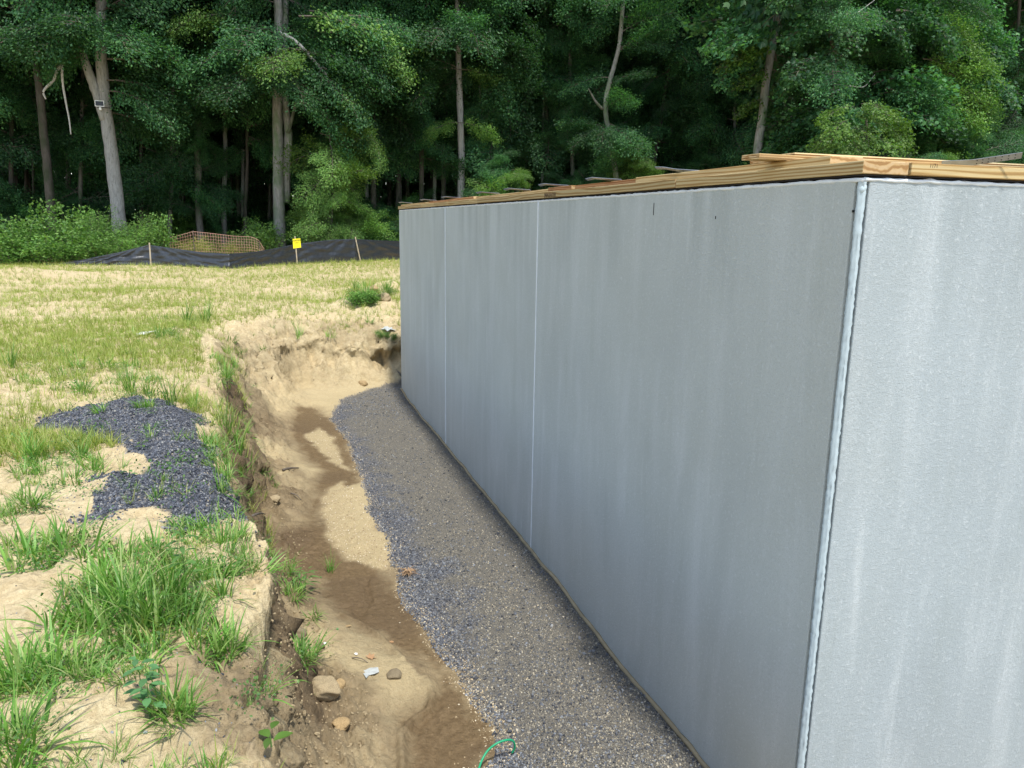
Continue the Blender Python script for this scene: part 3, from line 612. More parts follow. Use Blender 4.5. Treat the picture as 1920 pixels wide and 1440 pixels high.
def bough_mesh(name, seed, nl=1100, leaf=.085, mats=None, star=False, L=2.2, W=.95):
    """flat drooping spray: limb along +X, side twigs, leaves in a layer over and under it"""
    r = np.random.default_rng(seed); mb = MB(); tw = MB(); u = np.linspace(0, 1, 8)
    droop = r.uniform(.25, .6); bend = r.uniform(-.3, .3)
    main = np.stack([u*L, bend*u*u*L*.5, .25*L*u*(1-u)-droop*u*u*L*.45], 1)
    V, a, b = tube(main, .022*(1-u*.8), 4, False); tw.add(V, a)
    P = []; D = []
    ns = 15
    for s in range(ns):
        t = .12+.86*s/ns; o = np.array([np.interp(t, u, main[:, c]) for c in range(3)])
        sg = 1 if s % 2 else -1; ln = W*(.45+.55*math.sin(math.pi*min(1, t*.95+.1)))*r.uniform(.6, 1.15); an = sg*r.uniform(.55, 1.15)
        v = np.linspace(0, 1, 5); dr = r.uniform(.1, .5)
        tp_ = np.stack([o[0]+np.cos(an)*ln*v, o[1]+np.sin(an)*ln*v, o[2]+.12*ln*v-dr*ln*v*v+r.normal(0, .02)], 1)
        V, a, b = tube(tp_, .008*(1.1-v), 3, False); tw.add(V, a)
        k = int(nl/ns*ln/W*1.35); q_ = r.beta(1.4, 1.0, k)
        pp = np.stack([np.interp(q_, v, tp_[:, c]) for c in range(3)], 1)+r.normal(0, 1, (k, 3))*np.array([.13, .13, .12])
        pp[:, 2] -= np.abs(r.normal(0, .10, k)); P.append(pp); D.append(np.tile([np.cos(an), np.sin(an), -.2], (k, 1)))
    P = np.concatenate(P); D = np.concatenate(D)
    V, f4, f3 = leaves(P, D, leaf, r, star=star); mb.add(V, f4, f3)
    nt_ = tw.n
    Vall = np.concatenate(tw.V+mb.V); F4 = [np.concatenate(tw.F4)]; nq_t = len(F4[0]); Fs = [F4[0]]; mi = [1]*nq_t
    if mb.F4: q4 = np.concatenate(mb.F4)+nt_; Fs.append(q4); mi += [0]*len(q4)
    q3 = np.concatenate(mb.F3)+nt_; Fs.append(q3); mi += [0]*len(q3)
    return mkmesh(name, Vall, Fs, mats, mi)
BG = [bough_mesh('bough', 10+k, 2300, .078, [L_FOREST, TWIG]) for k in range(6)]
BL = [bough_mesh('bough', 30+k, 1500, .08, [L_LIGHT, TWIG]) for k in range(2)]
BM = [bough_mesh('bough', 35+k, 1900, .078, [L_SHRUB, TWIG]) for k in range(2)]
BS = [bough_mesh('bough', 40+k, 520, .15, [L_FOREST, TWIG], True) for k in range(3)]
BSL = [bough_mesh('bough', 50+k, 420, .15, [L_LIGHT, TWIG], True) for k in range(2)]

def trunk_mesh(path, r0, r1, mat, n=12, seed=0):
    P = np.array(path, float); s = np.concatenate([[0], np.cumsum(np.linalg.norm(np.diff(P, axis=0), axis=1))]); L = s[-1]; m = max(6, int(L/.3)); u = np.linspace(0, L, m)
    # smooth interpolation
    Q = np.stack([np.interp(u, s, P[:, c]) for c in range(3)], 1)
    for _ in range(3): Q[1:-1] = (Q[:-2]+2*Q[1:-1]+Q[2:])/4
    r = np.random.default_rng(seed); Q[1:, :2] += np.cumsum(r.normal(0, .006, (m-1, 2)), 0)
    rad = r0+(r1-r0)*(u/L)**.9; rad *= 1+.55*np.exp(-u/.35)*(r0 > .05)+.05*r.normal(0, 1, m)*.5
    V, a, b = tube(Q, rad, n, True, .035, r); mb = MB(); mb.add(V, a, b); return mb.mesh('trunk', [mat], True), Q
def put_bough(me, parent, p, az, pitch, sc_, roll=0, name='bough'):
    o = ob(name, me, parent); o.location = Vector(p); o.rotation_euler = (roll, pitch, az); o.scale = (sc_, sc_, sc_*random.uniform(.85, 1.2)); return o
def tree(px, D, wpx, path_px, label, mat=B_MID, nb=40, hlo=4, hhi=18, blen=(1.1, 1.7), protos=BG, group=None, H=19, azr=None, zb=None, cat='tree', upper=True, name='tree'):
    """path_px: picture points (base first) the trunk passes, laid on the plane at distance D"""
    P = [uny(a, b, D) for a, b in path_px]; g = .95
    if P[0][2] > g+.2: 
        d = (P[0]-P[1]) if len(P) > 1 else np.array([0, 0, -1.]); d = d/abs(d[2]) if abs(d[2]) > .1 else np.array([0, 0, -1.]); d[:2] = np.clip(d[:2], -.12, .12)
        P = [P[0]+d*(P[0][2]-g)]+P
    P[0][2] = g-.1
    while P[-1][2] < H:
        d = (P[-1]-P[-2]); d = d/np.linalg.norm(d); d[0] *= .6; d[2] = max(d[2], .7); P.append(P[-1]+d*2.0+RNG.normal(0, .1, 3)*np.array([1, 1, 0]))
    t = empty(name, P[0]+np.array([0, 0, .1]), label, cat, group); b0 = np.array(t.location)
    depth = float((np.array(P[0])-C0) @ R[:, 2]); r0 = wpx/2*depth/F
    tm, Q = trunk_mesh(np.array(P)-b0, r0, max(.03, r0*.35), mat, 12 if wpx > 14 else 8, abs(int(px))); ob('trunk', tm, t)
    for k in range(nb):
        h = hlo+(hhi-hlo)*((k+random.random())/nb)
        q_ = np.array([np.interp(h, Q[:, 2], Q[:, c]) for c in range(3)])
        az = random.uniform(0, 2*math.pi) if azr is None else random.uniform(*azr)
        big = 1+max(0, h-10)*.09
        put_bough(random.choice(protos), t, q_, az, random.uniform(-.45, .75), random.uniform(*blen)*big, random.uniform(-1.1, 1.1))
    return t, Q, b0
def boughs_at(t, b0, lst, protos, D=None):
    """extra boughs: (px, py, distance, azimuth deg, pitch, scale); anchored at the picture point"""
    for (px, py, d, az, pi_, s_) in lst:
        put_bough(random.choice(protos), t, uny(px, py, d)-b0, math.radians(az), pi_, s_, random.uniform(-.3, .3))
def limb(t, b0, pts, D, r0, mat, r1=None, name='branch'):
    P = np.array([uny(a, b, D)-b0 for a, b in pts]); u = np.linspace(0, 1, len(P)); uu = np.linspace(0, 1, len(P)*4)
    Q = np.stack([np.interp(uu, u, P[:, c]) for c in range(3)], 1)
    for _ in range(2): Q[1:-1] = (Q[:-2]+2*Q[1:-1]+Q[2:])/4
    V, a, b = tube(Q, r0+((r1 or r0*.3)-r0)*uu, 8, True, .05, RNG); mb = MB(); mb.add(V, a, b); return ob(name, mb.mesh(name, [mat], True), t)

# ------------------------------------------------------------------ the named trees at the edge of the woods
tree(97, 34, 17, [(97, 400), (88, 300), (75, 150), (62, 60), (55, 0)], 'straight dark brown trunk left of the forked pale tree', B_DARK, 26, 7.5, 18)
tB, QB, bB = tree(220, 33, 27, [(222, 412), (212, 320), (204, 250), (192, 170), (187, 100), (186, 40), (190, 0)], 'pale grey forked tree carrying a small solar camera', B_PALE, 34, 8.2, 18, (1.0, 1.5))
limb(tB, bB, [(199, 225), (182, 175), (166, 135), (156, 105), (150, 60)], 33, .22, B_PALE, .1)
limb(tB, bB, [(118, 118), (108, 130), (100, 152), (86, 164), (80, 173), (86, 186)], 32.6, .06, DEAD, .03)
limb(tB, bB, [(116, 122), (117, 155), (124, 195), (130, 225), (133, 252)], 32.5, .045, DEAD, .02)
boughs_at(tB, bB, [(190, 60, 32.5, a, p_, 1.3) for a, p_ in ((190, .1), (230, .3), (260, .0), (300, .2), (340, .1), (0, .2), (160, .2))]+[(200, 150, 32.6, 0, .15, 1.3), (205, 170, 32.6, 340, .3, 1.2), (200, 110, 32.6, 10, .1, 1.5), (160, 105, 32.6, 180, .4, .7), (205, 210, 33.5, 10, .3, 1.2), (180, 45, 32, 200, .2, 1.6)], BG)
tree(375, 36, 14, [(376, 438), (371, 380), (371, 320), (369, 260), (366, 150), (375, 0)], 'slim vine wrapped tree with leaves hugging its whole trunk', B_MID, 60, 1.6, 17, (.55, .95))
tree(421, 37, 10, [(421, 442), (420, 380), (423, 300), (422, 180), (428, 0)], 'thin straight grey trunk between vine tree and twin trunk', B_GREY, 26, 6.5, 17, (.9, 1.4))
tE, QE, bE = tree(525, 33.5, 22, [(526, 456), (522, 380), (519, 300), (517, 200), (519, 100), (521, 0)], 'twin stemmed grey tree with a broad drooping crown', B_GREY, 40, 6.5, 18, (1.0, 1.6))
limb(tE, bE, [(535, 380), (537, 300), (541, 250), (533, 190), (532, 90), (536, 0)], 33.7, .20, B_GREY, .12, 'stem')
limb(tE, bE, [(540, 250), (552, 205), (560, 175)], 33.6, .09, B_MID, .03)
limb(tE, bE, [(524, 60), (560, 80), (598, 125), (612, 140), (630, 180), (655, 215), (690, 250)], 32.4, .07, DEAD, .025)
limb(tE, bE, [(612, 130), (604, 124), (598, 138)], 32.3, .03, DEAD, .02)
for (px, py, a, p_, s_) in ((612, 145, 350, .75, 1.1), (630, 170, 345, .85, 1.1), (650, 200, 350, .9, 1.05), (665, 225, 340, .95, .95), (690, 245, 330, 1.1, .7), (600, 60, 350, .2, 1.5), (600, 90, 340, .4, 1.5), (560, 30, 0, .1, 1.8), (540, 90, 350, .3, 1.6), (560, 130, 320, .4, 1.4), (580, 20, 340, .3, 1.6),
                          (500, 80, 190, .3, 1.6), (480, 130, 200, .4, 1.2), (505, 140, 230, .3, 1.4), (450, 30, 190, .2, 1.2), (560, 190, 340, .5, 1.1), (540, 150, 280, .3, 1.2), (520, 110, 265, .2, 1.3), (515, 60, 250, .2, 1.4), (640, 30, 0, .1, 1.3), (650, 70, 350, .4, 1.3), (620, 220, 0, .6, 1.1), (600, 250, 350, .4, 1.0)):
    boughs_at(tE, bE, [(px, py, 32.4+random.uniform(-.5, .6), a, p_, s_)], BM if random.random() < .45 else BG)
tree(583, 37, 15, [(578, 440), (586, 380), (597, 330), (607, 260), (612, 180), (618, 0)], 'dark trunk leaning right behind the maple sapling', B_DARK, 26, 6, 17, (1.0, 1.4))
tS, QS, bS = tree(625, 32.2, 5, [(622, 445), (622, 400), (628, 350), (624, 300)], 'bright green young maple growing behind the fence', B_DARK, 34, .5, 5.0, (.55, .95), BL+BM, H=5.5, cat='sapling', name='maple_sapling')
tG, QG, bG = tree(862, 35, 15.5, [(864, 395), (865, 300), (863, 235), (858, 120), (857, 60), (856, 0)], 'clean pale trunk rising just behind the far wall corner', B_PALE, 24, 8.2, 18, (.8, 1.4))
boughs_at(tG, bG, [(862, 230, 34.6, a, .25, .85) for a in (200, 340)]+[(860, 130, 34.6, a, .15, 1.1) for a in (190, 0)]+[(860, 60, 34.6, a, .2, 1.5) for a in (180, 230, 280, 330, 0)]+[(900, 100, 34.2, 0, .3, 1.2), (905, 60, 34.2, 340, .3, 1.2)], BM+BG)
tree(975, 38, 11, [(974, 285), (978, 220), (985, 130), (992, 60), (1004, 0)], 'leaning slender grey trunk above the near half of the timber', B_GREY, 22, 7, 18, (.9, 1.4))
tI, QI, bI = tree(1155, 33, 12, [(1156, 340), (1152, 300), (1144, 255), (1133, 205), (1134, 185), (1150, 130), (1163, 85), (1166, 40), (1168, 0)], 'crooked grey tree with an S bent trunk behind the middle of the wall', B_GREY, 22, 3.6, 17, (.8, 1.2))
limb(tI, bI, [(1130, 205), (1116, 190), (1103, 166)], 33, .07, B_MID, .03)
boughs_at(tI, bI, [(1140, 240, 32.8, a, .3, .9) for a in (180, 230, 280, 330)], BG)
tree(1228, 35, 9, [(1226, 330), (1230, 280), (1238, 250), (1246, 180), (1262, 90), (1270, 0)], 'thin forked trunk right of the crooked tree', B_DARK, 24, 4.5, 17, (.9, 1.3))
tK, QK, bK = tree(1415, 22.5, 18.5, [(1412, 312), (1418, 260), (1428, 190), (1434, 130), (1444, 85), (1452, 40), (1456, 0)], 'sturdy sweetgum trunk with a rising side limb right of centre', B_GREY, 16, 7.3, 14, (1.0, 1.6), BS)
limb(tK, bK, [(1430, 245), (1445, 236), (1470, 222), (1492, 205), (1510, 188)], 22.5, .085, B_MID, .03)
boughs_at(tK, bK, [(1438, 185, 22.4, a, .3, .5) for a in (170, 20)]+[(1442, 130, 22.4, a, .3, .6) for a in (160, 190, 350)]+[(1440, 90, 22.4, a, .2, .8) for a in (180, 200)]+[(1500, 185, 22, 10, .25, .6), (1510, 175, 22, 340, .3, .6), (1440, 40, 22.2, 180, .2, 1.0), (1435, 65, 22, 200, .2, .9), (1400, 110, 22.4, 190, .5, .6)], BS+BSL[:1])
# broad dense tree on the right
tR, QR, bR = tree(1640, 21.5, 12, [(1640, 300), (1636, 180), (1560, 90), (1548, 0)], 'broad dense green tree filling the sky right of the sweetgum', B_DARK, 0, 4, 12, H=12)
for _ in range(235):
    a = random.uniform(0, 1); px = 1545+a*290; py = random.uniform(-60, 275)
    if px > 1740 and py > 230: continue
    edge = 1-abs((px-1675)/160)
    if random.random() > .35+edge*.9: continue
    boughs_at(tR, bR, [(px-20, py, 21.5+random.uniform(-2.0, 1.8)+.3*abs(px-1620)/100, random.uniform(-70, 70) if px > 1620 else random.uniform(110, 250) if random.random() < .7 else random.uniform(250, 290), random.uniform(-.1, .5), random.uniform(.6, 1.0))], BS if random.random() < .6 else BG)
boughs_at(tR, bR, [(px, py, 20.2, a, p_, .9) for px, py, a, p_ in ((1755, 60, 0, .3), (1770, 90, 350, .25), (1780, 130, 0, .3), (1770, 160, 350, .35), (1750, 185, 340, .4), (1740, 30, 10, .2), (1730, 110, 0, .2), (1690, 140, 350, .3))], BM)
for pts in ([(1560, 175), (1590, 160), (1620, 165), (1640, 140)], [(1720, 160), (1735, 180), (1728, 200), (1700, 215)], [(1560, 20), (1600, 30), (1640, 0)]): limb(tR, bR, pts, 20, .02, DEAD, .01)
tY, QY, bY = tree(1625, 18.0, 4, [(1625, 320), (1622, 270), (1618, 220)], 'small sweetgum with glowing yellow green star leaves in front of the broad tree', B_DARK, 0, 1, 4, H=3.6, cat='sapling', name='sweetgum_sapling')
boughs_at(tY, bY, [(px, py, 17.8+random.uniform(-.4, .4), a, p_, .46) for px, py, a, p_ in ((1590, 225, 200, .4), (1600, 200, 180, .2), (1615, 195, 270, .2), (1640, 200, 0, .2), (1660, 215, 0, .35), (1640, 230, 300, .4), (1610, 235, 240, .4), (1580, 250, 190, .5), (1600, 265, 240, .5), (1630, 255, 280, .4), (1660, 240, 340, .4), (1570, 240, 180, .6), (1625, 215, 250, .2))], BSL)
tree(1820, 30, 20, [(1868, 330), (1866, 200), (1870, 90), (1872, 0)], 'dim twin trunk in shade beyond the right edge of the dense tree', B_DARK, 40, 4, 17)

# trees seen only as foliage and thin stems between the named ones
extra = [(20, 36), (150, 37), (265, 36.5), (318, 36), (460, 36.5), (640, 36.5), (700, 36), (745, 37), (790, 36), (830, 37.5), (925, 36), (1030, 37), (1075, 36), (1195, 37), (1290, 36), (1330, 34), (1375, 33), (1500, 30), (1570, 33), (1680, 30), (1760, 28), (1900, 25), (1960, 27), (-60, 35), (-120, 36)]
def edge_where(k):
    named = [(-120, 'far left before the frame edge'), (-60, 'just outside the left frame edge'), (20, 'left of the dark brown trunk'), (150, 'between the dark brown trunk and the pale forked tree'), (265, 'right of the pale forked tree'), (318, 'left of the vine wrapped tree'), (460, 'between the thin straight trunk and the twin trunk'), (640, 'behind the bright maple sapling'), (700, 'right of the maple sapling'), (745, 'above the far corner of the wall'), (790, 'left of the clean pale trunk'), (830, 'close left of the clean pale trunk'), (925, 'between the clean pale trunk and the leaning grey one'), (1030, 'right of the leaning grey trunk'), (1075, 'left of the crooked S bent tree'), (1195, 'right of the crooked S bent tree'), (1290, 'right of the thin forked trunk'), (1330, 'midway between forked trunk and sweetgum'), (1375, 'close left of the sturdy sweetgum'), (1500, 'above the tip of the plywood strips'), (1570, 'behind the left of the broad dense tree'), (1680, 'behind the middle of the broad dense tree'), (1760, 'behind the right side of the broad dense tree'), (1900, 'at the right frame edge'), (1960, 'beyond the right frame edge')]
    return dict(named)[extra[k][0]]
for k, (px, D) in enumerate(extra):
    lean = random.uniform(-15, 15)
    tree(px, D, random.uniform(6, 11), [(px, 425), (px+lean*.5, 250), (px+lean, 60)], 'leafy forest edge tree, '+edge_where(k), random.choice([B_DARK, B_MID]), 56, (5.0 if 690 < px < 1420 else 2.0) if k % 2 else 4.4, 17.5, (.7, 1.3), BG, 'leafy trees filling in along the wood edge')
# thin pale stems that stand out against the dark
for k, (px, D, w_) in enumerate([(905, 36, 6), (940, 37, 5), (1017, 37, 6), (1062, 38, 7), (1110, 39, 5), (1182, 38, 6), (1265, 36, 6), (1310, 37, 6), (815, 37, 8), (690, 37, 8), (455, 38, 7), (335, 38, 7), (1045, 40, 5), (750, 39, 6), (1350, 38, 7), (1490, 30, 8)]):
    lean = random.uniform(-22, 22)
    tree(px, D, w_, [(px, 425), (px+lean*.3, 330), (px+lean*.4, 220), (px+lean*1.1, 110), (px+lean, 0)], 'thin pale stem standing against the dark between the bigger trees', B_GREY, 22, 7.5, 18, (.9, 1.5), BG, 'thin pale stems between the bigger trees')
# deeper rows
rngp = random.Random(11); nt_bg = 0
for row, (D, n, nb) in enumerate(((42, 34, 26), (48, 34, 20), (55, 34, 18), (63, 30, 16))):
    for k in range(n):
        px = -260+(2450)*(k+rngp.uniform(.1, .9))/n; lean = rngp.uniform(-14, 14)
        tree(px, D+rngp.uniform(-2.5, 2.5), rngp.uniform(4.5, 10), [(px, 425), (px+lean*.5, 250), (px+lean, 60)], 'slender trunk in the shaded depth of the woods', rngp.choice([B_DARK, B_MID, B_GREY]), nb, rngp.uniform(4.5, 7) if row < 3 else 2.5, 19, (1.1, 1.9), BG, 'dim trees deep in the woods', H=20)
# far wood that reads as one mass
mb = MB(); r = np.random.default_rng(5); n = 60000
pts = np.stack([r.uniform(-75, 110, n), r.uniform(68, 84, n), .8+21*r.uniform(0, 1, n)**1.3], 1); V, f4, f3 = leaves(pts, r.normal(0, 1, (n, 3)), 1.25, r, up=.2, wide=.9); mb.add(V, f4, f3)
o = ob('distant_woods', mb.mesh('distant_woods', [L_FOREST])); tag(o, 'dark mass of leaves far back in the woods', 'woods', kind='stuff')
# leaf litter and low growth on the forest floor
mb = MB(); n = 26000; pts = np.stack([r.uniform(-26, 30, n), r.uniform(32.5, 46, n), np.full(n, 1.0)], 1); pts[:, 2] = .98+r.beta(1, 3, n)*.7*vnoise(pts[:, 0]*.6, pts[:, 1]*.6, 3); V, f4, f3 = leaves(pts, r.normal(0, 1, (n, 3)), .13, r); mb.add(V, f4, f3)
o = ob('forest_undergrowth', mb.mesh('forest_undergrowth', [L_FOREST])); tag(o, 'low dark green undergrowth on the forest floor', 'undergrowth', kind='stuff')

# trail camera with solar panel strapped to the pale tree
pc = uny(187, 194, 32.55); tc = empty('tree_camera', pc, 'small solar powered camera strapped to the pale forked trunk', 'camera')
sx = 33/F
def bx(x0, x1, y0, y1, z0, z1, nm_, mat, par=tc): o = ob(nm_, mkmesh(nm_, boxv(x0, x1, y0, y1, z0, z1), BOXF, [mat]), par); return o
bx(-.16, .15, -.03, .0, -.11, .10, 'panel_frame', M_WHITE); bx(-.135, .125, -.036, -.0305, -.085, .075, 'solar_panel', M_BLACK)
o = bx(-.03, .05, -.06, .02, -.24, -.13, 'camera_body', M_WHITE); bevel(o, .012)
V, a, b = tube([(-.12, .12, -.135), (-.06, -.02, -.135), (.12, -.03, -.135), (.33, .05, -.135), (.44, .2, -.135)], .014, 6); m2 = MB(); m2.add(V, a, b); ob('strap', m2.mesh('strap', [M_INK]), tc)

# ------------------------------------------------------------------ shrubs
def shrub_mesh(seed, nl, leaf, mats, H=1.5, Rr=.7, nst=16, fine=False):
    r = np.random.default_rng(seed); tw = MB(); P = []; D = []
    for s in range(nst):
        a = r.uniform(0, 6.28); rad = Rr*math.sqrt(r.uniform(0, 1)); h = H*r.uniform(.55, 1.1)*(1-.35*rad/Rr); u = np.linspace(0, 1, 6)
        st = np.stack([math.cos(a)*rad*(.25+.75*u)+.12*u*u*r.normal(), math.sin(a)*rad*(.25+.75*u)+.12*u*u*r.normal(), h*u], 1)
        V, f, _ = tube(st, .010*(1.1-u), 3, False); tw.add(V, f); k = int(nl/nst); q_ = r.beta(1.5, 1, k)
        aa = r.uniform(0, 6.28, k); sp = r.gamma(2, .07 if not fine else .05, k)
        p = np.stack([np.interp(q_, u, st[:, c]) for c in range(3)], 1); p[:, 0] += np.cos(aa)*sp; p[:, 1] += np.sin(aa)*sp; p[:, 2] += r.normal(0, .03, k); P.append(p); D.append(np.stack([np.cos(aa), np.sin(aa), np.full(k, .25)], 1))
    V, f4, f3 = leaves(np.concatenate(P), np.concatenate(D), leaf, r, up=.55, wide=.3 if fine else .7); a = np.concatenate(tw.F4)
    return mkmesh('foliage', np.concatenate(tw.V+[V]), [a, f3+tw.n], mats, [1]*len(a)+[0]*len(f3))
SH = [shrub_mesh(60+k, 1700, .085, [L_SHRUB, TWIG]) for k in range(3)]; SHF = [shrub_mesh(70+k, 3000, .075, [L_SHRUB, TWIG], fine=True) for k in range(2)]; SHY = [shrub_mesh(90, 2200, .07, [leaf_mat('yellowing weeds', [(.20, .28, .05), (.30, .36, .08), (.40, .38, .13)], .35), TWIG], fine=True)]; SHD = [shrub_mesh(80+k, 1700, .10, [L_FOREST, TWIG]) for k in range(2)]
def shrub(px, py_top, D, lb, ms, wid=1., gname='shrubs along the fence line'):
    z0 = gz(*uny(px, 480, D)[:2]); t = uny(px, py_top, D); h = max(.4, t[2]-z0); b = (t[0], t[1], z0-.03)
    o = ob('shrub', random.choice(ms), None, b); o.scale = (h/1.25*wid, h/1.25*wid, h/1.15); o.rotation_euler.z = random.uniform(0, 6.28); tag(o, lb, 'shrub', gname)
pos = ['at the left frame edge', 'second from the left frame edge', 'tall and pointed below the dark brown trunk', 'just right of the tall pointed one', 'left of the pale forked trunk', 'in front of the pale forked trunk', 'right of the pale forked trunk', 'above the highest stake of the black fence']
for (px, pt_, D, wd_, fi, lb) in ((5, 420, 28.6, 1.1, 0, pos[0]), (38, 408, 28.2, .75, 0, pos[1]), (92, 385, 29.5, .62, 0, pos[2]), (135, 418, 28.8, .9, 0, pos[3]), (180, 398, 30.2, .65, 1, pos[4]), (215, 412, 30.6, .9, 1, pos[5]), (252, 405, 30.5, .7, 1, pos[6]), (290, 402, 31, .55, 0, pos[7])):
    shrub(px, pt_, D, 'bright green leafy shrub '+lb, SHF if fi else SH, wd_*1.25)
for (px, pt_, D, wd_, lb) in ((62, 440, 27.9, 1.4, 'low leafy bush in front of the left shrubs'), (118, 455, 28.2, 1.5, 'low bush at the low left end of the black fence'), (20, 450, 27.6, 1.5, 'low bush at the bottom of the left frame edge'), (160, 395, 31.5, .6, 'upright shrub behind the left end of the netting'), (335, 448, 32.3, 1.4, 'yellowish weeds behind the left of the netting'), (380, 440, 32.3, 1.2, 'yellowish weeds behind the peak of the netting'), (425, 446, 32.2, 1.3, 'yellowish weeds behind the middle of the netting'), (465, 450, 32.2, 1.2, 'yellowish weeds behind the right end of the netting'), (188, 440, 29.3, 1.3, 'soft feathery bush before the netting'), (458, 432, 32.5, .9, 'small shrub left of the twin trunk'), (487, 410, 32.8, .8, 'pointed shrub touching the twin trunk'), (500, 425, 32.4, .9, 'low bush at the foot of the twin trunk'), (572, 428, 33, .9, 'small bush behind the yellow sign'), (405, 440, 34, .9, 'small bush between netting and thin trunk'), (240, 425, 29.6, 1.3, 'feathery bush above the left part of the fence')):
    shrub(px, pt_, D, lb, SHF if px in (188, 240, 487) else SHY if px in (335, 380, 425, 465) else SH, wd_*1.2)
def bush(px, pt_, D, lb, grp, protos, wide=1.):
    z0 = .97; tp_ = uny(px, pt_, D); h = max(.8, tp_[2]-z0); t = empty('shrub', (tp_[0], tp_[1], z0), lb, 'shrub', grp)
    V, f, c = tube([(0, 0, 0), (.06, 0, h*.5), (0, .05, h*.85)], [.03, .02, .008], 5, True); m_ = MB(); m_.add(V, f, c); ob('stem', m_.mesh('stem', [B_DARK]), t)
    for k in range(int(9+h*7)):
        q_ = random.random()**.8; zz = .15+q_*(h-.35); wv = wide*(.35+.65*math.sin(math.pi*(.15+.8*q_)))
        put_bough(random.choice(protos), t, (random.gauss(0, .2*wide), random.gauss(0, .15), zz), random.uniform(0, 6.28), random.uniform(-.6, .5), wv*random.uniform(.45, .8), random.uniform(-.7, .7))
DB = [(650, 400, 32.5), (685, 385, 35), (720, 372, 36), (750, 390, 35.5), (705, 420, 34), (650, 425, 33.5), (735, 425, 34.5), (790, 365, 36), (925, 285, 34), (950, 305, 33), (1060, 325, 35), (1100, 320, 34), (1190, 285, 33), (1280, 300, 34), (1340, 285, 33), (340, 400, 38), (450, 405, 39), (550, 400, 38), (610, 390, 36), (20, 380, 36), (120, 370, 37), (1560, 240, 25), (1560, 262, 23), (1700, 245, 21), (1770, 255, 21), (1830, 240, 20), (1880, 240, 21), (1740, 270, 19), (1690, 285, 18), (1650, 280, 18.5), (1580, 285, 19), (1530, 296, 20)]
for k, (px, pt_, D) in enumerate(DB):
    bush(px, pt_, D, 'dark green bushy undergrowth shrub in the shade under the trees', 'shaded undergrowth shrubs', BG if k % 3 else BM, 1.25)

# ------------------------------------------------------------------ grass
def blade(mb, base, az, L, w_, lean, r, seg=5, curl=1.2):
    u = np.linspace(0, 1, seg+1); an = lean+curl*u**1.5; dx = np.concatenate([[0], np.cumsum(np.sin(an[1:])*L/seg)]); dz = np.concatenate([[0], np.cumsum(np.cos(an[1:])*L/seg)])
    c, s = math.cos(az), math.sin(az); P = np.stack([base[0]+dx*c, base[1]+dx*s, base[2]+dz], 1); S = np.array([-s, c, .0]); tw = r.normal(0, .3); S = S+np.array([c, s, 0])*tw
    wv = w_/2*(np.minimum(1, .55+u*2)*(1-u**2.2)+.02)
    V = np.stack([P-S*wv[:, None], P+S*wv[:, None]], 1).reshape(-1, 3); k = np.arange(seg)
    mb.add(V, np.stack([2*k, 2*k+1, 2*k+3, 2*k+2], 1))
def tuft(seed, nbl, L, w_, spread, mat, curl=1.2, seg=5, base_r=.03):
    r = np.random.default_rng(seed); mb = MB()
    for _ in range(nbl):
        a = r.uniform(0, 6.28); rad = base_r*math.sqrt(r.uniform())
        blade(mb, (math.cos(a)*rad, math.sin(a)*rad, -.01), a+r.normal(0, .7), L*r.uniform(.45, 1.15), w_*r.uniform(.6, 1.2), abs(r.normal(0, spread)), r, seg, curl*r.uniform(.2, 1.3))
    return mb.mesh('grass_tuft', [mat], True)
T_SPROUT = [tuft(100+k, 7, .13, .0045, .4, G_FIELD, .7, 3, .02) for k in range(5)]
T_SMALL = [tuft(110+k, 16, .14, .006, .55, G_NEAR, 1.2, 4, .03) for k in range(5)]
T_BIG = [tuft(120+k, 60, .30, .008, .45, G_NEAR, 1.1, 6, .06) for k in range(3)]
T_TALL = [tuft(130+k, 34, .42, .009, .22, G_NEAR, .8, 6, .05) for k in range(3)]
T_CRAB = [tuft(140+k, 46, .20, .010, .8, G_NEAR, 1.0, 5, .07) for k in range(3)]
def clover(seed):
    r = np.random.default_rng(seed); n = 90; p = np.stack([r.normal(0, .06, n), r.normal(0, .06, n), r.uniform(.0, .05, n)], 1); V, f4, f3 = leaves(p, r.normal(0, 1, (n, 3)), .012, r, wide=.8); mb = MB(); mb.add(V, f4, f3); return mb.mesh('weed_patch', [L_WEED])
T_CLOV = [clover(k) for k in range(3)]

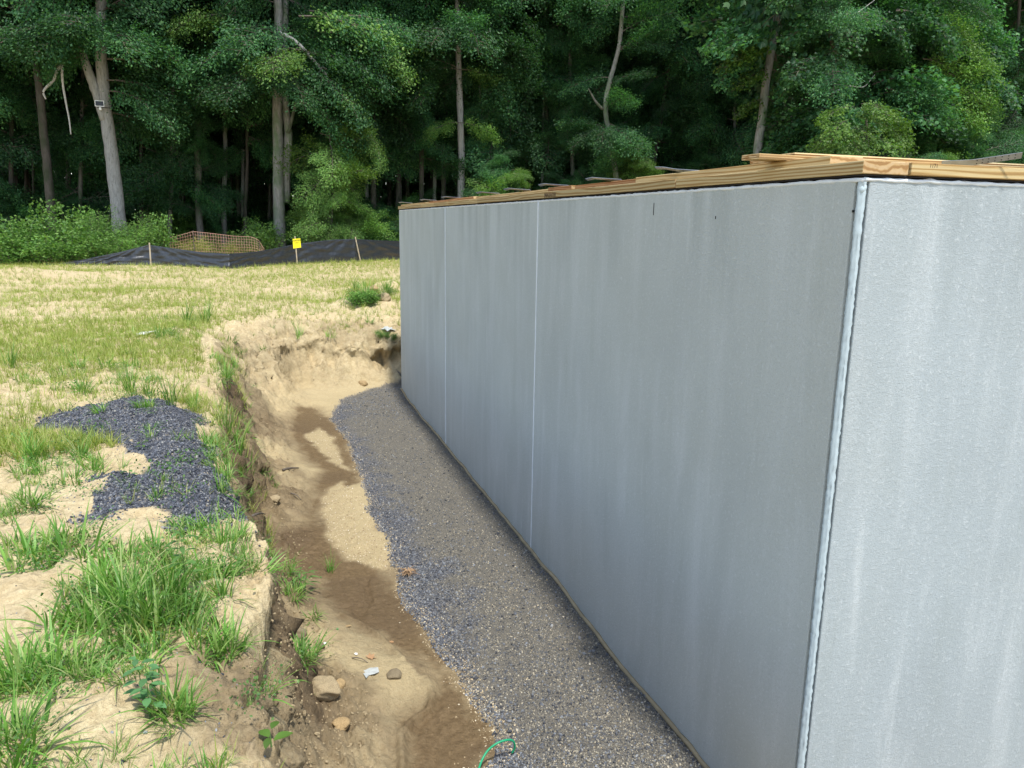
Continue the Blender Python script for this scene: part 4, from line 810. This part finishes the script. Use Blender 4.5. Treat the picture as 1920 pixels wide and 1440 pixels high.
def scatter(name, protos, P, Rv, S, label, cat, mats=None):
    c = bpy.data.collections.new(name+'_pieces')
    for k, m in enumerate(protos): c.objects.link(bpy.data.objects.new('%s_piece_%02d' % (name, k), m))
    me = mkmesh(name, P, np.zeros((0, 3), int)) if False else bpy.data.meshes.new(name)
    P = np.asarray(P, np.float32); me.vertices.add(len(P)); me.vertices.foreach_set('co', P.ravel())
    a = me.attributes.new('rot', 'FLOAT_VECTOR', 'POINT'); a.data.foreach_set('vector', np.asarray(Rv, np.float32).ravel())
    a = me.attributes.new('scl', 'FLOAT_VECTOR', 'POINT'); a.data.foreach_set('vector', np.asarray(S, np.float32).ravel())
    a = me.attributes.new('pick', 'INT', 'POINT'); a.data.foreach_set('value', RNG.integers(0, len(protos), len(P)).astype(np.int32))
    me.update(); o = ob(name, me); ng = bpy.data.node_groups.new(name, 'GeometryNodeTree')
    ng.interface.new_socket('Geometry', in_out='INPUT', socket_type='NodeSocketGeometry'); ng.interface.new_socket('Geometry', in_out='OUTPUT', socket_type='NodeSocketGeometry')
    gi = ng.nodes.new('NodeGroupInput'); go = ng.nodes.new('NodeGroupOutput'); ip = ng.nodes.new('GeometryNodeInstanceOnPoints'); ci = ng.nodes.new('GeometryNodeCollectionInfo')
    ci.inputs['Collection'].default_value = c; ci.inputs['Separate Children'].default_value = True; ci.inputs['Reset Children'].default_value = True
    ip.inputs['Pick Instance'].default_value = True
    def na(n_, ty): q_ = ng.nodes.new('GeometryNodeInputNamedAttribute'); q_.data_type = ty; q_.inputs['Name'].default_value = n_; return q_.outputs[0]
    L = ng.links.new; L(gi.outputs[0], ip.inputs['Points']); L(ci.outputs[0], ip.inputs['Instance']); L(na('pick', 'INT'), ip.inputs['Instance Index'])
    e2r = ng.nodes.new('FunctionNodeEulerToRotation'); L(na('rot', 'FLOAT_VECTOR'), e2r.inputs[0]); L(e2r.outputs[0], ip.inputs['Rotation']); L(na('scl', 'FLOAT_VECTOR'), ip.inputs['Scale']); L(ip.outputs[0], go.inputs[0])
    m = o.modifiers.new('scatter', 'NODES'); m.node_group = ng; tag(o, label, cat, kind='stuff'); return o
def rotz(n, tilt=.15): return np.stack([RNG.normal(0, tilt, n), RNG.normal(0, tilt, n), RNG.uniform(0, 6.28, n)], 1)
def sc3(n, lo, hi): s_ = RNG.uniform(lo, hi, n); return np.stack([s_, s_, s_*RNG.uniform(.8, 1.25, n)], 1)
def cand(n, rlo, rhi, t0=-26, t1=20, pw=1.): 
    r_ = rlo*(rhi/rlo)**(RNG.uniform(0, 1, n)**pw); a = np.radians(RNG.uniform(t0, t1, n)); return r_*np.sin(a), r_*np.cos(a)
# field sprouts
x, y = cand(90000, 5.5, 33); T_ = terrain(x, y); z, d = T_[0], T_[1]
dens = .32+.9*sstep(.45, .7, vnoise(x*.5, y*.9, 90))+.9*sstep(22, 27, y)+.5*sstep(-3, -7, x)*0+.25*sstep(.5, .7, vnoise(x*2.1, y*2.1, 91)); dens *= np.where(y < 9, .45, 1)
keep = ((d < -.12) | ((d < .35) & (RNG.uniform(0, 1, len(x)) < .45) & (vnoise(x*2.5, y*2.5, 95) > .42))) & (RNG.uniform(0, 1, len(x)) < dens*.95) & (T_[5] < 0) & (y < 31); x, y, z = x[keep], y[keep], z[keep]
n = len(x); S = sc3(n, .5, 1.25); S *= (1+.35*sstep(24, 29, y))[:, None]
scatter('field_grass', T_SPROUT, np.stack([x, y, z], 1), rotz(n), S, 'sparse yellow green grass seedlings over the sandy field', 'grass')
# near small tufts in patches
PATCH = [((235, 1160), 150, 120), ((60, 1270), 100, 60), ((120, 1030), 150, 50), ((270, 925), 60, 12), ((60, 880), 70, 60), ((150, 850), 60, 35), ((330, 1130), 90, 80), ((300, 1060), 120, 50), ((430, 860), 50, 90), ((270, 765), 40, 14), ((250, 700), 50, 60), ((340, 610), 60, 35), ((690, 550), 50, 25), ((160, 700), 60, 30), ((60, 700), 50, 40), ((20, 1400), 60, 50), ((400, 1200), 60, 70), ((360, 1010), 60, 30), ((560, 1100), 30, 40), ((30, 960), 60, 40), ((390, 1100), 50, 60), ((560, 1240), 25, 25), ((325, 1340), 25, 30), ((480, 1300), 40, 40), ((500, 720), 30, 50), ((420, 690), 30, 30), ((620, 1080), 18, 20)]
def px_proj(x, y, z):
    c = (np.stack([x, y, z-CAMH], 1)) @ R; return c[:, 0]/c[:, 2]*F+CX, c[:, 1]/c[:, 2]*F+CY
PW = [(ground_hit(cx_, cy_), cx_, cy_, a, b) for (cx_, cy_), a, b in PATCH]
xs, ys = cand(60000, 1.9, 13, -30, 12); T_ = terrain(xs, ys); zs_, ds = T_[0], T_[1]
fx_, fy_ = px_proj(xs, ys, zs_); dn = np.zeros(len(xs))
for (_, cx_, cy_, a, b) in PW: dn = np.maximum(dn, np.exp(-(((fx_-cx_)/a)**2+((fy_-cy_)/b)**2)*1.0))
dn = dn*(.35+.9*vnoise(xs*5, ys*5, 93)); nzp = sstep(.56, .72, vnoise(xs*1.6, ys*1.6, 92))*.22
pr_ = np.clip(dn*.9-.28, 0, 1)*.28+nzp*.16*(ds < .0)+.10*((ds > .02) & (ds < .45) & (ys > 4.5) & (vnoise(xs*3, ys*3, 94) > .55)); keep = (RNG.uniform(0, 1, len(xs)) < pr_) & ((ds < .45))
x, y, z = xs[keep], ys[keep], zs_[keep]; n = len(x)
k1 = RNG.uniform(0, 1, n) < .5
scatter('bank_grass', T_SMALL+T_CRAB, np.stack([x, y, z], 1)[k1], rotz(k1.sum(), .2), sc3(k1.sum(), .35, .9), 'loose green grass spreading over the bank', 'grass')
k2 = ~k1
scatter('fine_grass', T_SMALL+T_SPROUT, np.stack([x, y, z], 1)[k2], rotz(k2.sum(), .2), sc3(k2.sum(), .4, 1.0), 'fine short grass shoots between the larger tufts', 'grass')
keep = (RNG.uniform(0, 1, len(xs)) < np.clip(dn-.25, 0, 1)*.022+.006*(T_[5] > -.1)) & (ds < .5); x, y, z = xs[keep], ys[keep], zs_[keep]; n = len(x)
scatter('creeping_weeds', T_CLOV, np.stack([x, y, z+.005], 1), rotz(n, .1), sc3(n, .7, 1.4), 'tiny leaved creeping weeds on the bank', 'weeds')
# single grass tufts one can point at
def gtuft(px, py, ms, s_, lb, name='grass_tuft', rz=None, group='large grass tufts on the bank', cat='grass tuft'):
    p = ground_hit(px, py); o = ob(name, random.choice(ms), None, (p[0], p[1], p[2]-.005)); o.scale = (s_, s_, s_); o.rotation_euler = (random.uniform(-.1, .1), random.uniform(-.1, .1), rz if rz is not None else random.uniform(0, 6)); return tag(o, lb, cat, group)
for px, py, ms, s_, lb in ((425, 820, T_TALL, .9, 'tall upright grass tuft at the bank edge beside the dark gravel pile'), (445, 860, T_TALL, .85, 'tall grass tuft just below the highest one at the bank edge'), (470, 900, T_TALL, .7, 'lowest of the tall tufts right of the gravel pile'), (448, 900, T_BIG, .7, 'thick tuft leaning over the trench edge'),
    (245, 735, T_TALL, .8, 'upright tuft behind the dark gravel pile'), (280, 745, T_TALL, .65, 'smaller upright tuft right behind the dark gravel pile'), (320, 760, T_TALL, .8, 'arching tuft at the upper right rim of the gravel pile'), (350, 610, T_TALL, 1.0, 'tall tuft on the mound in mid field'), (385, 605, T_TALL, 1.1, 'dark spiky tuft at the right of the mid field mound'), (300, 635, T_BIG, .8, 'broad tuft left of the mid field mound'),
    (20, 690, T_TALL, .8, 'tuft near the left frame edge in mid field'), (60, 860, T_BIG, .8, 'rounded tuft left of the gravel pile'), (150, 860, T_BIG, .7, 'tuft growing into the left of the gravel pile'), (180, 1180, T_BIG, .85, 'left part of the big grass clump'), (235, 1140, T_BIG, 1.0, 'crown of the big grass clump on the near bank'), (285, 1170, T_BIG, .95, 'front of the big grass clump'), (320, 1120, T_BIG, .85, 'right side of the big grass clump'), (250, 1200, T_CRAB, 1.2, 'flat spreading tuft below the big clump'),
    (35, 1290, T_BIG, .85, 'dense tuft at the lower left frame edge'), (90, 1270, T_CRAB, 1.1, 'spreading tuft right of the lower left one'), (25, 1420, T_CRAB, 1.3, 'broad bladed tuft in the bottom left corner'), (60, 1060, T_CRAB, 1.2, 'spreading tuft at the left frame edge below the pale sand'), (150, 1040, T_CRAB, 1.2, 'spreading tuft under the gravel pile'), (690, 560, T_BIG, 1.5, 'bushy weed clump on the mound beside the wall'), (668, 545, T_BIG, 1.2, 'smaller clump left of the bushy one by the wall'), (725, 545, T_BIG, 1.3, 'grassy clump touching the far end of the wall'),
    (562, 635, T_TALL, .8, 'lone tuft on the eroded back bank'), (425, 710, T_BIG, .8, 'green tuft on the slope left of the sand flow'), (365, 770, T_TALL, .55, 'thin tuft over the gravel pile rim'), (620, 1075, T_TALL, .45, 'short tuft at the edge of the mud')):
    gtuft(px, py, ms, s_, lb)

# bushy weeds on the mound beside the wall
for px, py, s_, lb in ((682, 572, .42, 'bushy green weed clump on the mound beside the wall'), (700, 566, .36, 'right half of the bushy weed clump by the wall'), (668, 560, .3, 'left half of the bushy weed clump by the wall'), (728, 555, .34, 'weed clump touching the far end of the wall'), (715, 632, .2, 'small weeds beside the pale scrap on the back bank'), (735, 636, .2, 'small weeds against the far wall corner'), (25, 492, .5, 'weeds at the far left field edge')):
    p = ground_hit(px, py); o = ob('weed_clump', random.choice(SHF+SH[:1]), None, (p[0], p[1], p[2]-.03)); o.scale = (s_, s_, s_*.55); o.rotation_euler.z = random.uniform(0, 6); tag(o, lb, 'weeds')
# broad leaved weeds
def weed(px, py, H, nl, lsz, wide, lb, mat=L_WEED, droop=.3, nm_='weed_plant', stems=1):
    p = ground_hit(px, py); t = empty(nm_, (p[0], p[1], p[2]-.005), lb, 'weed'); r = np.random.default_rng(int(px))
    for s_ in range(stems):
        bx_, by_ = r.normal(0, .02, 2); l1, l2 = r.normal(0, .15, 2); u = np.linspace(0, 1, 6); st = np.stack([bx_+l1*u*H*.5, by_+l2*u*H*.5, u*H], 1); V, a, b = tube(st, .0025*(1.2-u), 5, True); m_ = MB(); m_.add(V, a, b); ob('stem', m_.mesh('stem', [L_WEED]), t)
        for k in range(nl):
            f_ = .25+.75*k/max(1, nl-1); az = k*2.4+r.normal(0, .3); c, s2 = math.cos(az), math.sin(az); L = lsz*r.uniform(.8, 1.15)*(1.1-.4*f_); mb_ = MB()
            u2 = np.linspace(0, 1, 6); wv = L*wide*np.sin(np.pi*np.clip(u2*.93+.05, 0, 1))**.9; out = .012+L*u2; zz = .25*L*u2-droop*L*u2*u2*1.4
            P_ = np.stack([out*c, out*s2, zz], 1); S_ = np.array([-s2, c, 0]); V = np.stack([P_-S_*wv[:, None]/2+[0, 0, .12*L*wide], P_, P_+S_*wv[:, None]/2+[0, 0, .12*L*wide]], 1).reshape(-1, 3); kk = np.arange(5)
            mb_.add(V, np.concatenate([np.stack([3*kk, 3*kk+1, 3*kk+4, 3*kk+3], 1), np.stack([3*kk+1, 3*kk+2, 3*kk+5, 3*kk+4], 1)])); pos_ = np.array([np.interp(f_, u, st[:, q2]) for q2 in range(3)])
            ob('leaf', mb_.mesh('leaf', [mat], True), t, pos_)
weed(270, 1340, .17, 11, .05, .6, 'blue green lobed weed on the crumbling bank in the foreground', leaf_mat('blue green leaf', [(.07, .19, .06), (.12, .26, .10)], .25), nm_='weed_plant', stems=2)
weed(500, 1400, .05, 4, .06, .55, 'seedling with broad glossy leaves at the foot of the near bank', L_LIGHT)
weed(565, 1105, .13, 12, .09, .2, 'narrow leaved weed at the foot of the bank by the mud', stems=2)
weed(350, 1110, .25, 16, .07, .35, 'upright weed rising from the big grass clump', stems=1)
weed(240, 895, .07, 5, .04, .6, 'small broad leaved weed on the gravel pile')
weed(262, 848, .07, 6, .04, .6, 'pale clover like weed in the middle of the gravel pile', L_LIGHT)
weed(580, 1255, .06, 8, .03, .5, 'low weed on the damp clay beside the bank')
weed(425, 730, .2, 14, .06, .25, 'bushy dark weed on the side of the trench', stems=2)

# ------------------------------------------------------------------ stones
def stone(seed, sub=1, flat=.6, jit=.28):
    bm = bmesh.new(); bmesh.ops.create_icosphere(bm, subdivisions=sub, radius=.5); r = random.Random(seed); ax = (r.uniform(.7, 1.3), r.uniform(.7, 1.2), flat)
    for v in bm.verts: v.co *= 1+r.uniform(-jit, jit); v.co = Vector((v.co.x*ax[0], v.co.y*ax[1], v.co.z*ax[2]))
    return bm
def stone_me(seed, mat, **k): bm = stone(seed, **k); m = bpy.data.meshes.new('stone'); bm.to_mesh(m); bm.free(); m.materials.append(mat); return m
def fullrot(n): return RNG.uniform(0, 6.28, (n, 3))
def gravel(n, poly_mask, size, mat, name, label, rlo, rhi, t0, t1, lift=.2):
    x, y = cand(n, rlo, rhi, t0, t1, 1.0); T_ = terrain(x, y); keep = poly_mask(x, y, T_) & (x < WX+.0); x, y, z = x[keep], y[keep], T_[0][keep]; n = len(x)
    s_ = np.clip(RNG.lognormal(0, .35, n), .4, 2.2)*size*(1+.10*np.hypot(x, y)/3*0); S = np.stack([s_, s_, s_], 1); z = z+s_*lift*RNG.uniform(-.6, 1.2, n)
    return scatter(name, [stone_me(200+k, mat, sub=1, flat=.6) for k in range(5)], np.stack([x, y, z], 1), fullrot(n), S, label, 'gravel')
U = lambda x: RNG.uniform(0, 1, len(x))
gravel(190000, lambda x, y, T: (T[3] > -.015) & (T[1] > .05) & (U(x) < .12+.88*np.maximum(blue_m(x, y), sstep(9, 10.5, y))), .0120, S_BLUE, 'blue_gravel', 'blue grey crushed stone covering the trench floor', 2.4, 12.3, -4, 42)
gravel(210000, lambda x, y, T: (T[3] > -.01) & (T[1] > .05) & (U(x) < 1-.78*blue_m(x, y)), .0078, S_MIX, 'mixed_grit', 'mixed tan and grey grit lying in the gravel near the wall', 2.4, 12.3, -4, 42)
gravel(110000, lambda x, y, T: (T[1] > .05) & (U(x) < .85*sstep(-.07, .02, T[3]+.05*fbm(x, y, 8, 3, 52))*(1-sstep(.03, .15, T[3]))+.9*sstep(-.02, .04, np.maximum(sdf(TAN, x, y), sdf(TAN2, x, y))+.05*fbm(x, y, 9, 3, 51))+.02*(T[3] > -.15)), .0075, S_TAN, 'tan_grit', 'tan washed grit along the gravel edge', 2.6, 11.5, -4, 30)
gravel(170000, lambda x, y, T: (T[5] > -.12) & (U(x) < sstep(.38, .56, vnoise(x*6, y*6, 71)*.8+.75*sstep(-.02, .22, T[5]))*sstep(-.12, .03, T[5])), .0115, S_PILE, 'gravel_pile', 'dark blue crushed stone pile spread on the bank', 3.0, 7.2, -28, 2)
gravel(26000, lambda x, y, T: (T[1] < .0) & (U(x) < .03+.30*sstep(-.35, .05, T[5])), .008, S_BLUE, 'stray_stones', 'stray dark stone chips on the sand', 1.9, 9, -28, 4)
gravel(60000, lambda x, y, T: ((T[6] > .15) | ((T[7] > .25) & (T[1] > .0) & (T[3] < -.03))) & (U(x) < .35), .012, M_CLOD, 'soil_crumbs', 'crumbs of dried soil fallen from the bank', 1.8, 13.5, -28, 12)
# clods one can point at
def clod(px, py, s_, lb, mat=M_CLOD, flat=.7, nm_='soil_clod', cat='clod'):
    p = ground_hit(px, py); bm = bmesh.new(); bmesh.ops.create_icosphere(bm, subdivisions=4, radius=.5); r = int(px+py)
    co = np.array([v.co[:] for v in bm.verts]); nn_ = fbm(co[:, 0]*3+r, co[:, 1]*3+co[:, 2]*2, 1, 4, 3); n2_ = ridged(co[:, 0]*4+r, co[:, 2]*4+co[:, 1]*3, 1, 3, 4)
    rp = np.random.default_rng(r); pl_ = rp.normal(0, 1, (11, 3)); pl_ /= np.linalg.norm(pl_, axis=1)[:, None]; cd = rp.uniform(.30, .48, 11)
    for v, a, b in zip(bm.verts, nn_, n2_):
        u_ = np.array(v.co[:])/.5; dd = pl_ @ u_; v.co = Vector(u_*min(.5, (cd/np.maximum(dd, .05)).min())*(1+.16*a+.10*b)); v.co.z *= flat
    m = bpy.data.meshes.new(nm_); bm.to_mesh(m); bm.free(); m.materials.append(mat); m.polygons.foreach_set('use_smooth', [True]*len(m.polygons)); o = ob(nm_, m, None, (p[0], p[1], p[2]+s_*.06)); o.scale = (s_*.95,)*3; o.rotation_euler = (0, 0, random.uniform(0, 6)); return tag(o, lb, cat)
M_GREYC = plain('damp grey clod', (.20, .16, .10), .95, .25, 20); M_TANR = plain('ochre clod', (.34, .24, .12), .95, .3, 16)
clod(612, 1300, .17, 'large blocky clay clod broken from the near bank'); clod(634, 1285, .08, 'round ochre clod right of the largest clod', M_TANR); clod(738, 1268, .095, 'dark grey triangular clod beside the plastic scrap', M_GREYC, .5)
clod(640, 1365, .10, 'brown clod in the damp clay below the largest clod', M_TANR); clod(600, 1215, .07, 'small clod under the creeping weeds', M_GREYC); clod(560, 1190, .10, 'grey brown lump against the bank foot', M_GREYC); clod(700, 545, .3, 'small tan rock on the weedy mound by the wall', M_TANR)
clod(718, 560, .28, 'upright tan rock right of the small one on the mound', M_CLOD); clod(680, 722, .16, 'pale stone at the foot of the back bank', M_TANR); clod(515, 940, .12, 'clod on the side of the trench')


# litter in the trench
def flat_leaf(px, py, s_, lb, nm_='dead_leaf', mat=M_DRY, pts=None):
    p = ground_hit(px, py); A = pts or [(0, 0), (.3, .15), (.55, .1), (.45, .4), (.7, .7), (.3, .65), (.05, 1), (-.15, .6), (-.5, .75), (-.35, .35), (-.5, .1), (-.2, .1)]
    r = random.Random(int(px)); V = [(0, .45, .10)]+[(a, b, .12*r.uniform(-.3, 1)) for a, b in A]; n_ = len(A)
    m = mkmesh(nm_, np.array(V)*s_, [(0, 1+k_, 1+(k_+1) % n_) for k_ in range(n_)], [mat]); o = ob(nm_, m, None, (p[0], p[1], p[2]+.006)); o.rotation_euler = (.05, .1, r.uniform(0, 6)); so2 = o.modifiers.new('s', 'SOLIDIFY'); so2.thickness = .0008; return tag(o, lb, 'leaf' if 'leaf' in nm_ else 'scrap')
flat_leaf(690, 1237, .05, 'reddish dead leaf left of the plastic scrap'); flat_leaf(655, 1178, .04, 'pale yellow leaf on the sand above the gully', mat=M_TANR); flat_leaf(738, 1205, .03, 'pinkish leaf on the sand ridge'); flat_leaf(612, 1210, .03, 'whitish leaf scrap by the clay', mat=M_WHITE); flat_leaf(665, 1231, .02, 'tiny white scrap above the plastic film', 'paper_scrap', M_WHITE)
flat_leaf(708, 1262, .10, 'torn translucent plastic film half buried in the sand', 'plastic_scrap', M_FILM, [(-.2, 0), (.15, -.1), (.35, .3), (.3, .6), (.5, .8), (.1, .75), (-.1, .9), (-.6, .95), (-.3, .65), (-.4, .35)])
flat_leaf(275, 625, .22, 'white plastic scrap in the grass of mid field', 'plastic_scrap', M_WHITE); flat_leaf(712, 618, .28, 'pale plastic scrap near the wall on the back bank', 'plastic_scrap', M_FILM)
# dried root clump on the gravel edge
p = ground_hit(765, 1080); cl = empty('dried_root_clump', (p[0], p[1], p[2]+.01), 'dried brown root clump lying on the gravel edge', 'root clump'); r = np.random.default_rng(4); M_ROOT = plain('dry root', (.36, .24, .14)); mb = MB()
for k_ in range(46):
    a = r.uniform(0, 6.28); L = r.uniform(.03, .085); u = np.linspace(0, 1, 6); P_ = np.stack([np.cos(a+u*r.normal(0, .6))*L*u, np.sin(a+u*r.normal(0, .6))*L*u, .03*np.sin(u*2.6)*r.uniform(.3, 1.2)], 1); V, f4, f3 = tube(P_, .0032*(1.2-u), 5); mb.add(V, f4, f3)
o = ob('rootlets', mb.mesh('rootlets', [M_ROOT], True), cl); o['kind'] = 'stuff'
for k_ in range(5):
    a = k_*1.25; P_ = np.array([(0, 0, .02), (math.cos(a)*.03, math.sin(a)*.03, .035), (math.cos(a)*.06, math.sin(a)*.05, .012)]); V, f4, f3 = tube(P_, [.006, .005, .002], 6); m_ = MB(); m_.add(V, f4, f3); ob('root', m_.mesh('root', [M_ROOT], True), cl)
# green tube loop
P_ = []
for px, py, h in ((895, 1450, .0), (903, 1425, .02), (915, 1405, .05), (935, 1391, .075), (955, 1386, .07), (964, 1390, .05), (966, 1402, .01), (960, 1412, -.02)):
    g_ = unz(px, py, .03+h); P_.append(g_)
P_ = np.array(P_); u = np.linspace(0, 1, len(P_)); uu = np.linspace(0, 1, 40); Q = np.stack([np.interp(uu, u, P_[:, c]) for c in range(3)], 1)
for _ in range(6): Q[1:-1] = (Q[:-2]+2*Q[1:-1]+Q[2:])/4
b0 = Q[0].copy(); V, f4, f3 = tube(Q-b0, .0055, 8); mb = MB(); mb.add(V, f4, f3); o = ob('green_tube', mb.mesh('green_tube', [M_GREENW], True), None, b0); tag(o, 'thin green plastic tube looping out of the gravel edge', 'tube')
# sticks
def stick(a, b, z, rad, lb, mid=.01):
    A = np.array(ground_hit(*a)); B = np.array(ground_hit(*b)); A[2] += rad+z; B[2] += rad+z; Mm = (A+B)/2+np.array([.01, 0, mid]); V, f4, f3 = tube(np.array([A, (A+Mm)/2+[0, .004, .002], Mm, B])-A, [rad, rad, rad*.8, rad*.5], 6); mb = MB(); mb.add(V, f4, f3); o = ob('stick', mb.mesh('stick', [TWIG], True), None, A); tag(o, lb, 'stick')
stick((530, 884), (560, 880), .0, .012, 'dark stick on the side of the trench'); stick((660, 1236), (690, 1245), .0, .003, 'thin twig beside the plastic film'); stick((475, 980), (498, 975), .03, .007, 'root stub poking out of the near bank'); stick((545, 930), (565, 940), .0, .006, 'small dark stick above the mud')
stick((1052, 1132), (1060, 1140), .0, .003, 'short twig lying on the gravel near the wall')
